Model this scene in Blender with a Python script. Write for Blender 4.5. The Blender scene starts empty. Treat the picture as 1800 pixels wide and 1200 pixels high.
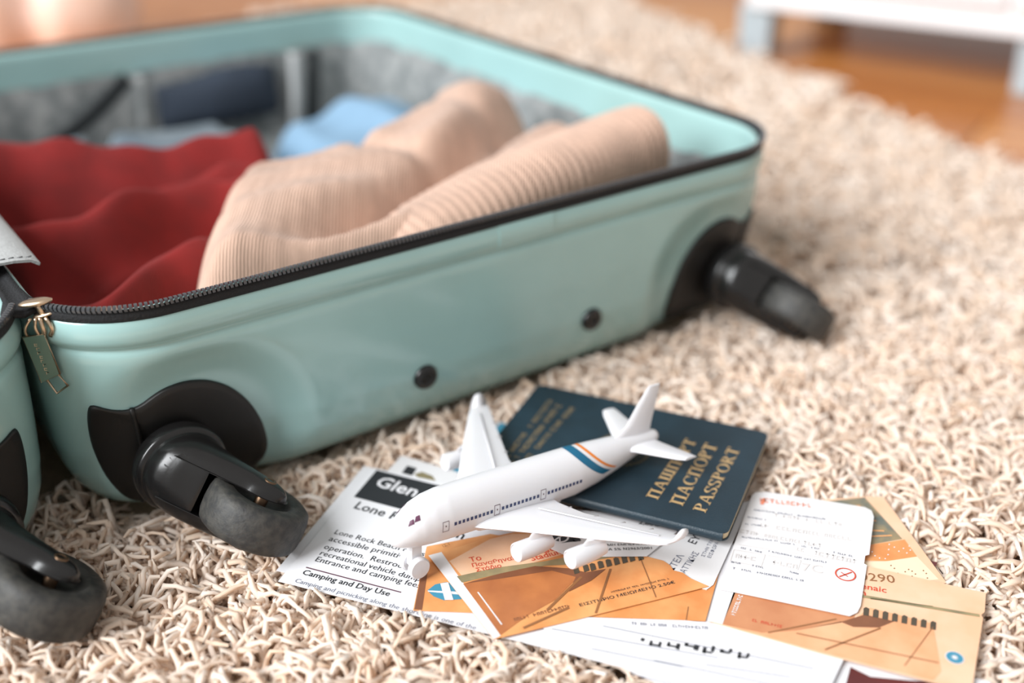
import bpy, bmesh, math, random
import numpy as np
from mathutils import Vector, Matrix

random.seed(7)
rng = np.random.default_rng(11)
SC = bpy.context.scene
COL = SC.collection

# ------------------------------------------------------------------ camera
CAM_H, CAM_P, F_PX = 0.31404, 0.48272, 1956.2
cd = bpy.data.cameras.new('camera')
cam = bpy.data.objects.new('camera', cd)
COL.objects.link(cam)
cam.location = (0, 0, CAM_H)
cam.rotation_euler = (math.pi / 2 - CAM_P, 0, 0)
cd.sensor_width = 36.0
cd.lens = F_PX * 36.0 / 1800.0
cd.clip_start = 0.01
cd.dof.use_dof = True
cd.dof.focus_distance = 0.478
cd.dof.aperture_fstop = 2.8
SC.camera = cam

# ------------------------------------------------------------------ world, light, exposure
W = bpy.data.worlds.new('daylight')
SC.world = W
W.use_nodes = True
W.node_tree.nodes['Background'].inputs[0].default_value = (1.0, 0.96, 0.92, 1)
W.node_tree.nodes['Background'].inputs[1].default_value = 0.56


def window_light(name, loc, target, sx, sy, power, color):
    d = bpy.data.lights.new(name, 'AREA')
    d.shape = 'RECTANGLE'
    d.size, d.size_y = sx, sy
    d.energy = power
    d.color = color
    o = bpy.data.objects.new(name, d)
    o.location = loc
    o.rotation_euler = (Vector(target) - Vector(loc)).to_track_quat('-Z', 'Y').to_euler()
    COL.objects.link(o)
    return o


window_light('window_daylight', (-3.5, -2.0, 3.3), (0.1, 0.8, 0), 3.0, 3.0, 570, (0.95, 0.98, 1.0))
SC.view_settings.view_transform = 'Standard'
SC.view_settings.look = 'None'
SC.view_settings.gamma = 1
SC.view_settings.use_curve_mapping = False
SC.view_settings.exposure = 0.03
SC.cycles.diffuse_bounces = 10


# ------------------------------------------------------------------ helpers
def lin(r, g, b):
    f = lambda c: (c / 255 / 12.92) if c / 255 <= 0.04045 else ((c / 255 + 0.055) / 1.055) ** 2.4
    return (f(r), f(g), f(b), 1)


def material(name, rgb, rough=0.5, metal=0.0, var=0.05, nscale=60.0, bump=0.0, bscale=300.0, coat=0.0,
             sheen=0.0, rgb2=None, spec=0.5, sss=0.0, stretch=None, wave=None):
    m = bpy.data.materials.new(name)
    m.use_nodes = True
    nt = m.node_tree
    b = nt.nodes['Principled BSDF']
    b.inputs['Roughness'].default_value = rough
    b.inputs['Metallic'].default_value = metal
    b.inputs['Specular IOR Level'].default_value = spec
    b.inputs['Coat Weight'].default_value = coat
    b.inputs['Coat Roughness'].default_value = 0.08
    b.inputs['Sheen Weight'].default_value = sheen
    if sss:
        b.inputs['Subsurface Weight'].default_value = sss
        b.inputs['Subsurface Radius'].default_value = (0.004, 0.003, 0.002)
    c1 = lin(*rgb)
    c2 = lin(*rgb2) if rgb2 else tuple(max(0, min(1, x * (1 - 2 * var))) for x in c1[:3]) + (1,)
    tc = nt.nodes.new('ShaderNodeTexCoord')
    mp = nt.nodes.new('ShaderNodeMapping')
    if stretch:
        mp.inputs['Scale'].default_value = stretch
    nt.links.new(tc.outputs['Object'], mp.inputs[0])
    nz = nt.nodes.new('ShaderNodeTexNoise')
    nz.inputs['Scale'].default_value = nscale
    nz.inputs['Detail'].default_value = 4
    nt.links.new(mp.outputs[0], nz.inputs['Vector'])
    mx = nt.nodes.new('ShaderNodeMix')
    mx.data_type = 'RGBA'
    mx.inputs[6].default_value = c1
    mx.inputs[7].default_value = c2
    rp = nt.nodes.new('ShaderNodeMapRange')
    rp.inputs['From Min'].default_value = 0.35
    rp.inputs['From Max'].default_value = 0.65
    nt.links.new(nz.outputs[0], rp.inputs[0])
    nt.links.new(rp.outputs[0], mx.inputs[0])
    nt.links.new(mx.outputs[2], b.inputs['Base Color'])
    if bump:
        bn = nt.nodes.new('ShaderNodeBump')
        bn.inputs['Strength'].default_value = bump
        bn.inputs['Distance'].default_value = 0.001
        if wave:
            t = nt.nodes.new('ShaderNodeTexWave')
            t.bands_direction = wave
            t.inputs['Scale'].default_value = bscale
            t.inputs['Distortion'].default_value = 1.0
        else:
            t = nt.nodes.new('ShaderNodeTexNoise')
            t.inputs['Scale'].default_value = bscale
        nt.links.new(mp.outputs[0], t.inputs['Vector'])
        nt.links.new(t.outputs[0 if not wave else 1], bn.inputs['Height'])
        nt.links.new(bn.outputs[0], b.inputs['Normal'])
    return m


def build(name, verts, faces, mat, parent=None, smooth=True, fix=True, loc=None):
    """one mesh object; verts in the parent's space (or world for top-level)"""
    me = bpy.data.meshes.new(name)
    me.from_pydata([tuple(map(float, v)) for v in verts], [], [tuple(map(int, f)) for f in faces])
    if fix:
        bm = bmesh.new()
        bm.from_mesh(me)
        bmesh.ops.recalc_face_normals(bm, faces=bm.faces)
        bm.to_mesh(me)
        bm.free()
    if smooth:
        me.polygons.foreach_set('use_smooth', [True] * len(me.polygons))
    me.materials.append(mat)
    o = bpy.data.objects.new(name, me)
    COL.objects.link(o)
    if parent:
        o.parent = parent
    if loc is not None:
        me.transform(Matrix.Translation(-Vector(loc)))
        o.location = loc
    return o


def sharp(o, deg=35):
    o.data.polygons.foreach_set('use_smooth', [True] * len(o.data.polygons))
    o.data.set_sharp_from_angle(angle=math.radians(deg))
    return o


def tag(o, label, cat, group=None, kind=None):
    o['label'] = label
    o['category'] = cat
    if group:
        o['group'] = group
    if kind:
        o['kind'] = kind
    return o


def empty(name, loc=(0, 0, 0), matrix=None):
    o = bpy.data.objects.new(name, None)
    o.empty_display_size = 0.02
    COL.objects.link(o)
    if matrix is not None:
        o.matrix_world = matrix
    else:
        o.location = loc
    return o


class MB:
    """collects shapes into one mesh"""
    def __init__(self):
        self.v, self.f = [], []

    def add(self, verts, faces):
        n = len(self.v)
        self.v += [tuple(x) for x in verts]
        self.f += [tuple(i + n for i in f) for f in faces]
        return self

    def box(self, c, s, M=None):
        c = Vector(c)
        vs = [Vector((sx * s[0] / 2, sy * s[1] / 2, sz * s[2] / 2)) for sx in (-1, 1) for sy in (-1, 1) for sz in (-1, 1)]
        if M is not None:
            vs = [M @ v for v in vs]
        return self.add([v + c for v in vs], [(0, 1, 3, 2), (4, 6, 7, 5), (0, 4, 5, 1), (2, 3, 7, 6), (0, 2, 6, 4), (1, 5, 7, 3)])

    def tube(self, pts, r, n=8, closed=False, cap=True, flat=1.0):
        pts = [Vector(p) for p in pts]
        m = len(pts)
        rings = []
        up = Vector((0.123, 0.2, 1)).normalized()
        for i, p in enumerate(pts):
            a = pts[(i - 1) % m] if (closed or i > 0) else p
            b = pts[(i + 1) % m] if (closed or i < m - 1) else p
            t = (b - a).normalized()
            x = t.cross(up)
            if x.length < 1e-4:
                x = t.cross(Vector((1, 0, 0)))
            x.normalize()
            y = t.cross(x)
            rr = r[i] if hasattr(r, '__len__') else r
            rings.append([p + x * rr * math.cos(k * 2 * math.pi / n) + y * rr * flat * math.sin(k * 2 * math.pi / n) for k in range(n)])
        return self.loft(rings, closed, cap)

    def loft(self, rings, closed=False, cap=True):
        n = len(rings[0])
        vs = [v for r in rings for v in r]
        fs = []
        m = len(rings)
        for i in range(m if closed else m - 1):
            j = (i + 1) % m
            for k in range(n):
                l = (k + 1) % n
                fs.append((i * n + k, i * n + l, j * n + l, j * n + k))
        if cap and not closed:
            fs.append(tuple(range(n)))
            fs.append(tuple((m - 1) * n + k for k in reversed(range(n))))
        return self.add(vs, fs)

    def lathe(self, prof, M, n=40, closed=False):
        """prof: (radius, height) about local Z, transformed by M"""
        rings = [[M @ Vector((r * math.cos(2 * math.pi * k / n), r * math.sin(2 * math.pi * k / n), z)) for k in range(n)] for r, z in prof]
        return self.loft(rings, closed)

    def build(self, name, mat, parent=None, deg=None, smooth=True, loc=None):
        o = build(name, self.v, self.f, mat, parent, smooth, loc=loc)
        if deg:
            sharp(o, deg)
        return o


CP, SP = math.cos(CAM_P), math.sin(CAM_P)


def G(x, y, z=0.0):
    """the point of the level plane at height z that the photograph shows at pixel x, y"""
    X, Y = (x - 900) / F_PX, -(y - 600) / F_PX
    r = Vector((X, CP + Y * SP, -SP + Y * CP))
    return Vector((0, 0, CAM_H)) + r * ((z - CAM_H) / r.z)


def smoothstep(a, b, x):
    t = np.clip((x - a) / (b - a), 0, 1)
    return t * t * (3 - 2 * t)


# ------------------------------------------------------------------ materials
M_mint = material('mint_plastic', (156, 191, 189), 0.2, var=0.03, nscale=20, coat=0.3)
M_black = material('black_plastic', (26, 25, 25), 0.24, var=0.1, nscale=80, bump=0.02, bscale=900)
M_matte = material('matte_black_plastic', (15, 14, 13), 0.5, var=0.1, nscale=80, bump=0.04, bscale=900)
M_rubber = material('grey_rubber_tread', (40, 40, 40), 0.6, var=0.15, nscale=260, bump=0.2, bscale=700, rgb2=(64, 62, 58))
M_tape = material('black_zipper_tape', (24, 25, 28), 0.8, nscale=400, bump=0.5, bscale=900)
M_teeth = material('dark_zipper_coil', (64, 66, 70), 0.25, nscale=200, coat=0.5)
M_gold = material('champagne_metal', (214, 190, 164), 0.3, metal=1.0, var=0.03)
M_pin = material('bronze_pin', (120, 96, 76), 0.35, metal=0.9, var=0.1)
M_enamel = material('sage_enamel', (92, 120, 106), 0.28, var=0.05)
M_lining = material('grey_lining', (146, 148, 147), 0.7, var=0.12, nscale=70, bump=0.4, bscale=60, rgb2=(102, 107, 108))
M_flap = material('grey_canvas', (176, 178, 178), 0.75, var=0.04, nscale=200, bump=0.3, bscale=800)
M_thread = material('dark_thread', (95, 96, 98), 0.8)
M_white = material('white_toy_plastic', (219, 218, 221), 0.33, var=0.01, nscale=30, sss=0.12)
M_wblue = material('navy_print', (42, 56, 98), 0.4)
M_wred = material('wine_print', (92, 48, 74), 0.4)
M_stripe = material('teal_blue_print', (14, 98, 132), 0.4, var=0.04)
M_orange = material('orange_print', (224, 128, 40), 0.4, var=0.04)
M_cover = material('navy_leatherette', (26, 48, 60), 0.5, var=0.15, nscale=40, bump=0.25, bscale=1600, rgb2=(19, 38, 48))
M_foil = material('gold_foil', (206, 172, 122), 0.42, metal=0.25, var=0.08, nscale=700)
M_foil2 = material('worn_gold_foil', (140, 122, 92), 0.5, metal=0.2, var=0.15, nscale=500)
M_pages = material('cream_page_edges', (222, 198, 160), 0.8, var=0.1, nscale=900, stretch=(1, 1, 12))
M_maroon = material('maroon_cover', (98, 42, 42), 0.45, var=0.1)
M_paper = material('white_paper', (224, 223, 226), 0.7, var=0.01, nscale=30)
M_card = material('white_card', (222, 220, 221), 0.55, var=0.01, nscale=30)
M_ink = material('black_ink', (38, 40, 44), 0.6, var=0.05)
M_inkg = material('grey_ink', (120, 124, 140), 0.6, var=0.05)
M_inkp = material('pale_ink', (212, 207, 205), 0.6, var=0.05)
M_inkr = material('red_ink', (204, 74, 48), 0.6, var=0.05)
M_inko = material('coral_ink', (232, 136, 104), 0.6, var=0.05)
M_inkm = material('plum_ink', (92, 58, 72), 0.6, var=0.05)
M_blueink = material('teal_logo_ink', (62, 138, 166), 0.5, var=0.05)
M_tick = material('ticket_orange', (226, 164, 106), 0.42, var=0.1, nscale=45, rgb2=(208, 134, 76))
M_tickL = material('ticket_apricot', (230, 194, 164), 0.45, var=0.04, nscale=45, rgb2=(226, 180, 144))
M_tickb = material('ticket_brown', (184, 116, 68), 0.42, var=0.12, nscale=50, rgb2=(158, 94, 56))
M_tickd = material('ticket_dark_brown', (132, 84, 58), 0.42, var=0.12, nscale=60)
M_olive = material('ticket_olive', (124, 116, 88), 0.45, var=0.1, nscale=90, rgb2=(158, 142, 104))
M_slate = material('ticket_slate', (96, 104, 98), 0.45, nscale=120, rgb2=(150, 132, 98))
M_arch = material('ticket_arch_ink', (82, 72, 58), 0.5, var=0.1, nscale=200)
M_line = material('ticket_line_ink', (146, 98, 60), 0.5, var=0.1)
M_tickR = material('ticket_pale_orange', (230, 176, 136), 0.42, var=0.1, nscale=45, rgb2=(220, 156, 112))
M_tickRb = material('ticket_pale_brown', (202, 142, 102), 0.42, var=0.1, nscale=50, rgb2=(188, 124, 86))
M_cream = material('ticket_cream', (238, 214, 184), 0.5, var=0.02)
M_red = material('red_knit', (136, 20, 17), 0.85, var=0.12, nscale=50, bump=0.5, bscale=420, sheen=0.05, wave='X')
M_beige = material('beige_knit', (211, 175, 154), 0.9, var=0.08, nscale=60, bump=0.7, bscale=210, sheen=0.3, wave='X')
M_denim = material('grey_denim', (130, 140, 146), 0.85, var=0.2, nscale=25, bump=0.4, bscale=700, rgb2=(84, 96, 106))
M_navy = material('navy_cotton', (44, 54, 68), 0.85, var=0.1, nscale=40, bump=0.3, bscale=500)
M_shirt = material('light_blue_cotton', (124, 156, 182), 0.85, var=0.06, nscale=30, bump=0.3, bscale=600)
M_strap_and_shade = material('black_webbing_and_shade', (34, 38, 40), 0.8, bump=0.4, bscale=900)  # webbing black, also used for the painted shade strip on the lining
M_sofa = material('white_lacquer', (232, 232, 234), 0.3, var=0.01)
M_leg = material('pale_grey_leg', (176, 188, 194), 0.35, var=0.05)
M_dark = material('shaded_leg_and_subfloor', (58, 54, 48), 0.5)  # subfloor brown; on the cabinet's back legs it stands for their shade
M_pink = material('pale_pink_fleece', (228, 202, 192), 0.95, var=0.06, nscale=14, bump=0.3, bscale=120, sheen=0.3, rgb2=(218, 178, 156))


def wood_mat(name, c1, c2, seed):
    m = bpy.data.materials.new(name)
    m.use_nodes = True
    nt = m.node_tree
    b = nt.nodes['Principled BSDF']
    b.inputs['Roughness'].default_value = 0.3
    tc = nt.nodes.new('ShaderNodeTexCoord')
    mp = nt.nodes.new('ShaderNodeMapping')
    mp.inputs['Scale'].default_value = (2.0, 30.0, 10.0)
    mp.inputs['Location'].default_value = (seed, seed * 2.3, 0)
    nz = nt.nodes.new('ShaderNodeTexNoise')
    nz.inputs['Scale'].default_value = 3
    nz.inputs['Detail'].default_value = 6
    cr = nt.nodes.new('ShaderNodeValToRGB')
    cr.color_ramp.elements[0].color = lin(*c1)
    cr.color_ramp.elements[1].color = lin(*c2)
    cr.color_ramp.elements[0].position = 0.3
    cr.color_ramp.elements[1].position = 0.7
    nt.links.new(tc.outputs['Object'], mp.inputs[0])
    nt.links.new(mp.outputs[0], nz.inputs['Vector'])
    nt.links.new(nz.outputs[0], cr.inputs[0])
    nt.links.new(cr.outputs[0], b.inputs['Base Color'])
    return m


def yarn_mat():
    m = bpy.data.materials.new('cream_yarn')
    m.use_nodes = True
    nt = m.node_tree
    b = nt.nodes['Principled BSDF']
    b.inputs['Roughness'].default_value = 0.9
    b.inputs['Sheen Weight'].default_value = 0.2
    at = nt.nodes.new('ShaderNodeAttribute')
    at.attribute_name = 'tone'
    cr = nt.nodes.new('ShaderNodeValToRGB')
    cr.color_ramp.elements[0].color = lin(245, 222, 198)
    cr.color_ramp.elements[1].color = lin(254, 246, 238)
    nt.links.new(at.outputs['Fac'], cr.inputs[0])
    nt.links.new(cr.outputs[0], b.inputs['Base Color'])
    tr = nt.nodes.new('ShaderNodeBsdfTranslucent')
    nt.links.new(cr.outputs[0], tr.inputs['Color'])
    mx = nt.nodes.new('ShaderNodeMixShader')
    mx.inputs[0].default_value = 0.36
    nt.links.new(b.outputs[0], mx.inputs[1])
    nt.links.new(tr.outputs[0], mx.inputs[2])
    nt.links.new(mx.outputs[0], nt.nodes['Material Output'].inputs['Surface'])
    return m


M_yarn = yarn_mat()
M_back = material('rug_backing', (232, 212, 186), 0.95, var=0.1, nscale=200, bump=0.6, bscale=300)

# ------------------------------------------------------------------ floor of planks
FLOOR_Z = -0.026
PL_ANG = math.atan2(-0.15, 0.23)
floor = empty('floor', (0.4, 1.3, FLOOR_Z))
floor['kind'] = 'structure'
floor['label'] = 'orange-brown wooden plank floor beyond the cream rug'
woods = [wood_mat('honey_wood_a', (168, 104, 50), (206, 142, 78), 1), wood_mat('honey_wood_b', (150, 88, 42), (190, 122, 62), 5),
         wood_mat('honey_wood_c', (180, 118, 62), (214, 152, 92), 9)]
PW, PLEN = 0.11, 1.15
plank_meshes = []
for w_ in woods:
    mb = MB().box((0, 0, -0.008), (PLEN - 0.002, PW - 0.003, 0.016))
    o = mb.build('floor_plank', w_, None, smooth=False)
    plank_meshes.append(o.data)
    bpy.data.objects.remove(o)
for r_ in range(-13, 14):
    for k in range(-2, 3):
        o = bpy.data.objects.new('plank', random.choice(plank_meshes))
        COL.objects.link(o)
        o.parent = floor
        lx = k * PLEN + (r_ % 3) * 0.37
        ly = r_ * PW
        c, s = math.cos(PL_ANG), math.sin(PL_ANG)
        o.location = (c * lx - s * ly, s * lx + c * ly, random.uniform(-0.0006, 0))
        o.rotation_euler = (0, 0, PL_ANG)
mb = MB().box((0, 0, -0.022), (6.5, 3.2, 0.01), Matrix.Rotation(PL_ANG, 3, 'Z'))
sub = mb.build('subfloor', M_dark, floor, smooth=False)

# ------------------------------------------------------------------ suitcase geometry
S_O = Vector((0.17409, 0.65135, 0))
S_YAW = 0.6253
SW, SL, SR = 0.4435, 0.515, 0.052          # width, length, corner radius of one half
suitcase = empty('suitcase', matrix=Matrix.Translation(S_O) @ Matrix.Rotation(S_YAW, 4, 'Z'))
tag(suitcase, 'open mint green hard-shell suitcase with black casters lying on the shaggy rug', 'suitcase')
WC_U, WC_Z = 0.3854, 0.033                 # centre of the wheel housing
CO_U, CO_Z = 0.3985, 0.031                 # centre of the caster collar


def perimeter(n_near=150, n_side=40, n_far=40, n_c=22):
    P = []
    for i in range(n_near):                                       # near face from right to left
        P.append((SR + (SW - 2 * SR) * i / n_near, 0, 0, -1))
    def corner(cx, cy, a0):
        for i in range(n_c):
            a = a0 + math.pi / 2 * i / n_c
            P.append((cx + SR * math.cos(a), cy + SR * math.sin(a), math.cos(a), math.sin(a)))
    corner(SW - SR, SR, -math.pi / 2)
    for i in range(n_side):
        P.append((SW, SR + (SL - 2 * SR) * i / n_side, 1, 0))
    corner(SW - SR, SL - SR, 0)
    for i in range(n_far):
        P.append((SW - SR - (SW - 2 * SR) * i / n_far, SL, 0, 1))
    corner(SR, SL - SR, math.pi / 2)
    for i in range(n_side):
        P.append((0, SL - SR - (SL - 2 * SR) * i / n_side, -1, 0))
    corner(SR, SR, math.pi)
    return np.array(P)


PER = perimeter()
PROF = np.array([(0.1096, .0035), (.1085, .0035), (.1076, .0028), (.1068, .0012), (.1050, .0001), (.101, -.0008), (.097, -.0006),
                 (.0940, .0006), (.0930, .0018), (.0922, .0024), (.0914, .0022), (.0904, .0014), (.088, .001), (.060, .002), (.035, .0035),
                 (.022, .0055), (.013, .0085), (.006, .013), (.0005, .020), (-.003, .030), (-.004, .042)])
Z_LV = np.concatenate([PROF[:13, 0], np.linspace(.085, .022, 30), PROF[16:, 0]])


def inset(z):
    return np.interp(z, PROF[::-1, 0], PROF[::-1, 1])


def scoop(u, z):
    d = 0
    for uc in (WC_U, SW - WC_U):
        rho = np.hypot(u - uc, z - WC_Z)
        d = d + 0.0065 * (1 - smoothstep(.036, .060, rho)) * (1 - smoothstep(.080, .090, z))
    return d


def face_v(u):
    d = np.maximum(np.maximum(u - (SW - SR), SR - u), 0)
    return SR - np.sqrt(np.maximum(SR ** 2 - d ** 2, 0))


def shell_pt(u, z, off=0.0):
    """point of the wheel-side face, off metres proud of it"""
    return np.array([u, face_v(u) + inset(z) + scoop(u, z) - off, z])


def to_local(p, mirror=False):
    u, v, z = p
    return (-(2 * SW - u) if mirror else -u, v, z)


def ring_faces(m, n):
    return [(i * n + k, i * n + (k + 1) % n, (i + 1) * n + (k + 1) % n, (i + 1) * n + k) for i in range(m - 1) for k in range(n)]


def make_shell(mirror):
    n = len(PER)
    V = []
    for z in Z_LV:
        d = inset(z) + scoop(PER[:, 0], z) * np.maximum(0, -PER[:, 3])
        V.append(np.stack([PER[:, 0] - PER[:, 2] * d, PER[:, 1] - PER[:, 3] * d, np.full(n, z)], 1))
    c = np.array([SW / 2, SL / 2])
    for k in (0.6, 0.05):                                           # bottom
        w = V[len(Z_LV) - 1].copy()
        w[:, :2] = c + (w[:, :2] - c) * k
        w[:, 2] = -.004
        V.append(w)
    # inner mint band and rim edge, listed first
    inner = []
    for z, d in ((.080, .0075), (.092, .0070), (.104, .0068), (.1086, .0066), (.1098, .0058), (.1100, .0048), (.1098, .0038)):
        inner.append(np.stack([PER[:, 0] - PER[:, 2] * d, PER[:, 1] - PER[:, 3] * d, np.full(n, z)], 1))
    V = inner + V
    vs = [to_local(p, mirror) for r in V for p in r]
    fs = ring_faces(len(V), n)
    o = build('shell', vs, fs, M_mint, suitcase)
    # lining
    L = []
    for z, d in ((.083, .0078), (.060, .0150), (.030, .0175), (.014, .022), (.006, .032), (.005, .045)):
        wob = 0.0016 * np.sin(PER[:, 0] * 90 + z * 60) * np.sin(PER[:, 1] * 70 + 1)
        L.append(np.stack([PER[:, 0] - PER[:, 2] * (d + wob), PER[:, 1] - PER[:, 3] * (d + wob), np.full(n, z)], 1))
    for k in (0.6, 0.05):
        w = L[5].copy()
        w[:, :2] = c + (w[:, :2] - c) * k
        L.append(w)
    build('lining', [to_local(p, mirror) for r in L for p in r], ring_faces(len(L), n), M_lining, suitcase)
    return o


shell_a = make_shell(False)
shell_b = make_shell(True)

HOUSE = [(.4285, .0665), (.4215, .0622), (.4145, .0602), (.4085, .0620), (.4040, .0652), (.3981, .0682), (.3890, .0690), (.3788, .0664), (.3690, .0600), (.3603, .0492),
         (.3545, .035), (.352, .0194), (.3545, .0095), (.362, .0015), (.375, -.0015), (.395, -.001), (.412, .003), (.4200, .010), (.4265, .024), (.4295, .0408), (.4298, .055)]


def make_housing(mirror, flip):
    cu, cz = .392, .033
    # densify outline
    O = []
    for i, (a, b) in enumerate(zip(HOUSE, HOUSE[1:] + HOUSE[:1])):
        for t in (0, .25, .5, .75):
            O.append((a[0] + (b[0] - a[0]) * t, a[1] + (b[1] - a[1]) * t))
    for _ in range(3):
        O = [((O[i - 1][0] + 2 * O[i][0] + O[(i + 1) % len(O)][0]) / 4, (O[i - 1][1] + 2 * O[i][1] + O[(i + 1) % len(O)][1]) / 4) for i in range(len(O))]
    rings = []
    for k, off in ((1.0, -.001), (1.0, .0016), (.985, .0022), (.9, .0022), (.75, .002), (.55, .0015), (.3, .001), (.02, .001)):
        r = []
        for u, z in O:
            uu, zz = cu + (u - cu) * k, cz + (z - cz) * k
            p = shell_pt(uu, zz, off)
            if flip:
                p = np.array([SW - p[0], p[1], p[2]])
            r.append(to_local(p, mirror))
        rings.append(r)
    ho = MB().loft(rings, cap=False).build('wheel_housing', M_matte, suitcase)
    pts = []
    for i in range(16):
        z = .0615 - .056 * i / 15
        p = shell_pt(.4128 - .002 * math.sin(i / 15 * 3), z, .0020)
        if flip:
            p = np.array([SW - p[0], p[1], p[2]])
        pts.append(to_local(p, mirror))
    MB().tube(pts, .0011, 8).build('housing_ridge', M_matte, ho)
    return ho


for m_, f_ in ((False, False), (False, True), (True, True), (True, False)):
    make_housing(m_, f_)


def hull_outline(c1, r1, c2, r2, n=14):
    """outline of two circles wrapped by a belt, in the X,Z plane"""
    c1, c2 = np.array(c1), np.array(c2)
    d = np.linalg.norm(c2 - c1)
    base = math.atan2(*(c2 - c1)[::-1])
    al = math.acos((r1 - r2) / d)
    P = []
    for i in range(n + 1):
        a = base + al + (2 * math.pi - 2 * al) * i / n
        P.append(c1 + r1 * np.array([math.cos(a), math.sin(a)]))
    for i in range(n + 1):
        a = base - al + 2 * al * i / n
        P.append(c2 + r2 * np.array([math.cos(a), math.sin(a)]))
    return np.array(P)


def make_caster(u, ang=0.0, mirror_shell=False):
    """collar, fork arms and rubber wheel; local X = trail, Y = axle, Z = outwards"""
    e = Vector((.834, 0, -.551))
    n = Vector((.551, 0, .834))
    out = Vector((0, -1, 0))
    R = Matrix((e, n, out)).transposed().to_4x4()
    T = Matrix.Translation((-u, .0015, CO_Z)) @ R @ Matrix.Rotation(ang, 4, 'Z')
    fork = MB()
    fork.lathe([(.0005, -.004), (.0205, -.004), (.0212, -.002), (.0212, .003), (.0204, .0042), (.0190, .0048), (.0186, .0062), (.0005, .0064)], T, 48)
    # smooth hood running from the collar into two arms that hold the wheel
    CEN = np.array([(.006, .0000, .0186, .0186), (.012, .0008, .0180, .0184), (.018, .0040, .0160, .0180), (.025, .0095, .0134, .0176), (.031, .0150, .0112, .0172), (.0365, .0205, .0096, .0166)])
    zz_ = np.concatenate([np.linspace(.006, .0365, 14), .0365 + .0094 * np.sin(np.linspace(.15, 1.5, 8))])

    def sec_at(z):
        cx, rx, ry = (float(np.interp(z, CEN[:, 0], CEN[:, k])) for k in (1, 2, 3))
        if z > .0365:
            k = math.sqrt(max(1 - ((z - .0365) / .0095) ** 2, .0))
            rx, ry = rx * k, ry * (.75 + .25 * k)
            cx += (z - .0365) * .55
        return cx, rx, ry
    NA = 28
    ex_at = lambda z: 2.0 + .7 * min(1, max(0, (z - .006) / .020))
    rings = []
    for z in [q for q in zz_ if q <= .0172]:
        cx, rx, ry = sec_at(z)
        ex = ex_at(z)
        rings.append([T @ Vector((cx + rx * math.cos(t), math.copysign(ry * max(1 - abs(math.cos(t)) ** ex, 0) ** (1 / ex), math.sin(t)), z)) for t in [2 * math.pi * k / 56 for k in range(56)]])
    fork.loft(rings)
    for s in (1, -1):
        rg = []
        for z in [q for q in zz_ if q >= .0140]:
            cx, rx, ry = sec_at(z)
            ex = ex_at(z)
            up = []
            for k in range(NA + 1):
                x = -math.cos(math.pi * k / NA)
                y = max(.0102, ry * (1 - abs(x) ** ex) ** (1 / ex))
                xl = x * rx
                up.append(T @ Vector((cx + xl, s * y, z)))
            lo = [T @ Vector((cx + rx * math.cos(math.pi * k / 8), s * .0099, z)) for k in range(9)]
            rg.append(up + lo)
        fork.loft(rg)
    # web between the arms, hollowed out around the wheel
    rg = []
    for z in np.linspace(.0135, .0264, 12):
        cx, rx, ry = sec_at(z)
        ex = ex_at(z)
        xc = .0215 - math.sqrt(.0255 ** 2 - (z - .0375) ** 2)
        xm = min(max((xc - cx) / rx, -.995), .98)
        t0 = math.acos(xm)
        ring_ = []
        for k in range(25):
            t = t0 + (2 * math.pi - 2 * t0) * k / 24
            x = math.cos(t)
            y = math.copysign(ry * max(1 - abs(x) ** ex, 0) ** (1 / ex), math.sin(t))
            ring_.append(T @ Vector((cx + rx * x, y, z)))
        rg.append(ring_)
    fork.loft(rg)
    fk = fork.build('caster_fork', M_black, suitcase, deg=40)
    wh = MB()
    A = T @ Matrix.Translation((.0215, -.0004, .0375)) @ Matrix.Rotation(-math.pi / 2, 4, 'X')
    wh.lathe([(.004, .0040), (.0105, .0040), (.0120, .0062), (.0128, .0082), (.0142, .0096), (.0200, .0096), (.0221, .0082), (.0230, .0052), (.0233, .0),
              (.0230, -.0052), (.0221, -.0082), (.0200, -.0096), (.0142, -.0096), (.0128, -.0082), (.0120, -.0062), (.0105, -.0040), (.004, -.0040)], A, 56)
    wl = wh.build('wheel', M_rubber, fk)
    wl['label'] = 'scuffed grey rubber wheel'
    ax = MB().lathe([(.0004, -.0166), (.0028, -.0166), (.0030, -.0164), (.0030, .0169), (.0026, .0172), (.0016, .0172), (.0014, .0166), (.0004, .0166)], A, 20)
    ax.build('axle_pin', M_pin, fk)
    return fk


make_caster(CO_U)
make_caster(SW - CO_U, -0.10)
make_caster(2 * SW - CO_U, 0.0)
make_caster(2 * SW - (SW - CO_U), 0.2)

for uu, zz in ((.2671, .0328), (.1571, .0338)):
    p = shell_pt(uu, zz, 0)
    T = Matrix.Translation(to_local(p)) @ Matrix.Rotation(math.pi / 2, 4, 'X')
    st = MB().lathe([(.0005, -.002), (.0068, -.002), (.0068, .0012), (.0060, .0026), (.0042, .0034), (.0028, .0033), (.0024, .0024), (.0005, .0024)], T, 28)
    fo = st.build('foot_stud', M_black, suitcase)
    MB().lathe([(.0003, .0022), (.0022, .0022), (.0020, .0028), (.0003, .0029)], T, 16).build('stud_screw', M_matte, fo)


# small moulding joint on the lip
rings = []
for i in range(13):
    u = .1885 + .0345 * i / 12
    rings.append([to_local(shell_pt(u, z, o_)) for z, o_ in ((.0945, -.001), (.0945, .0006), (.098, .0006), (.102, .0006), (.1050, .0006), (.1062, .0006), (.1062, -.001))])
MB().loft(rings).build('lip_joint', M_mint, suitcase, deg=40)

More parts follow.
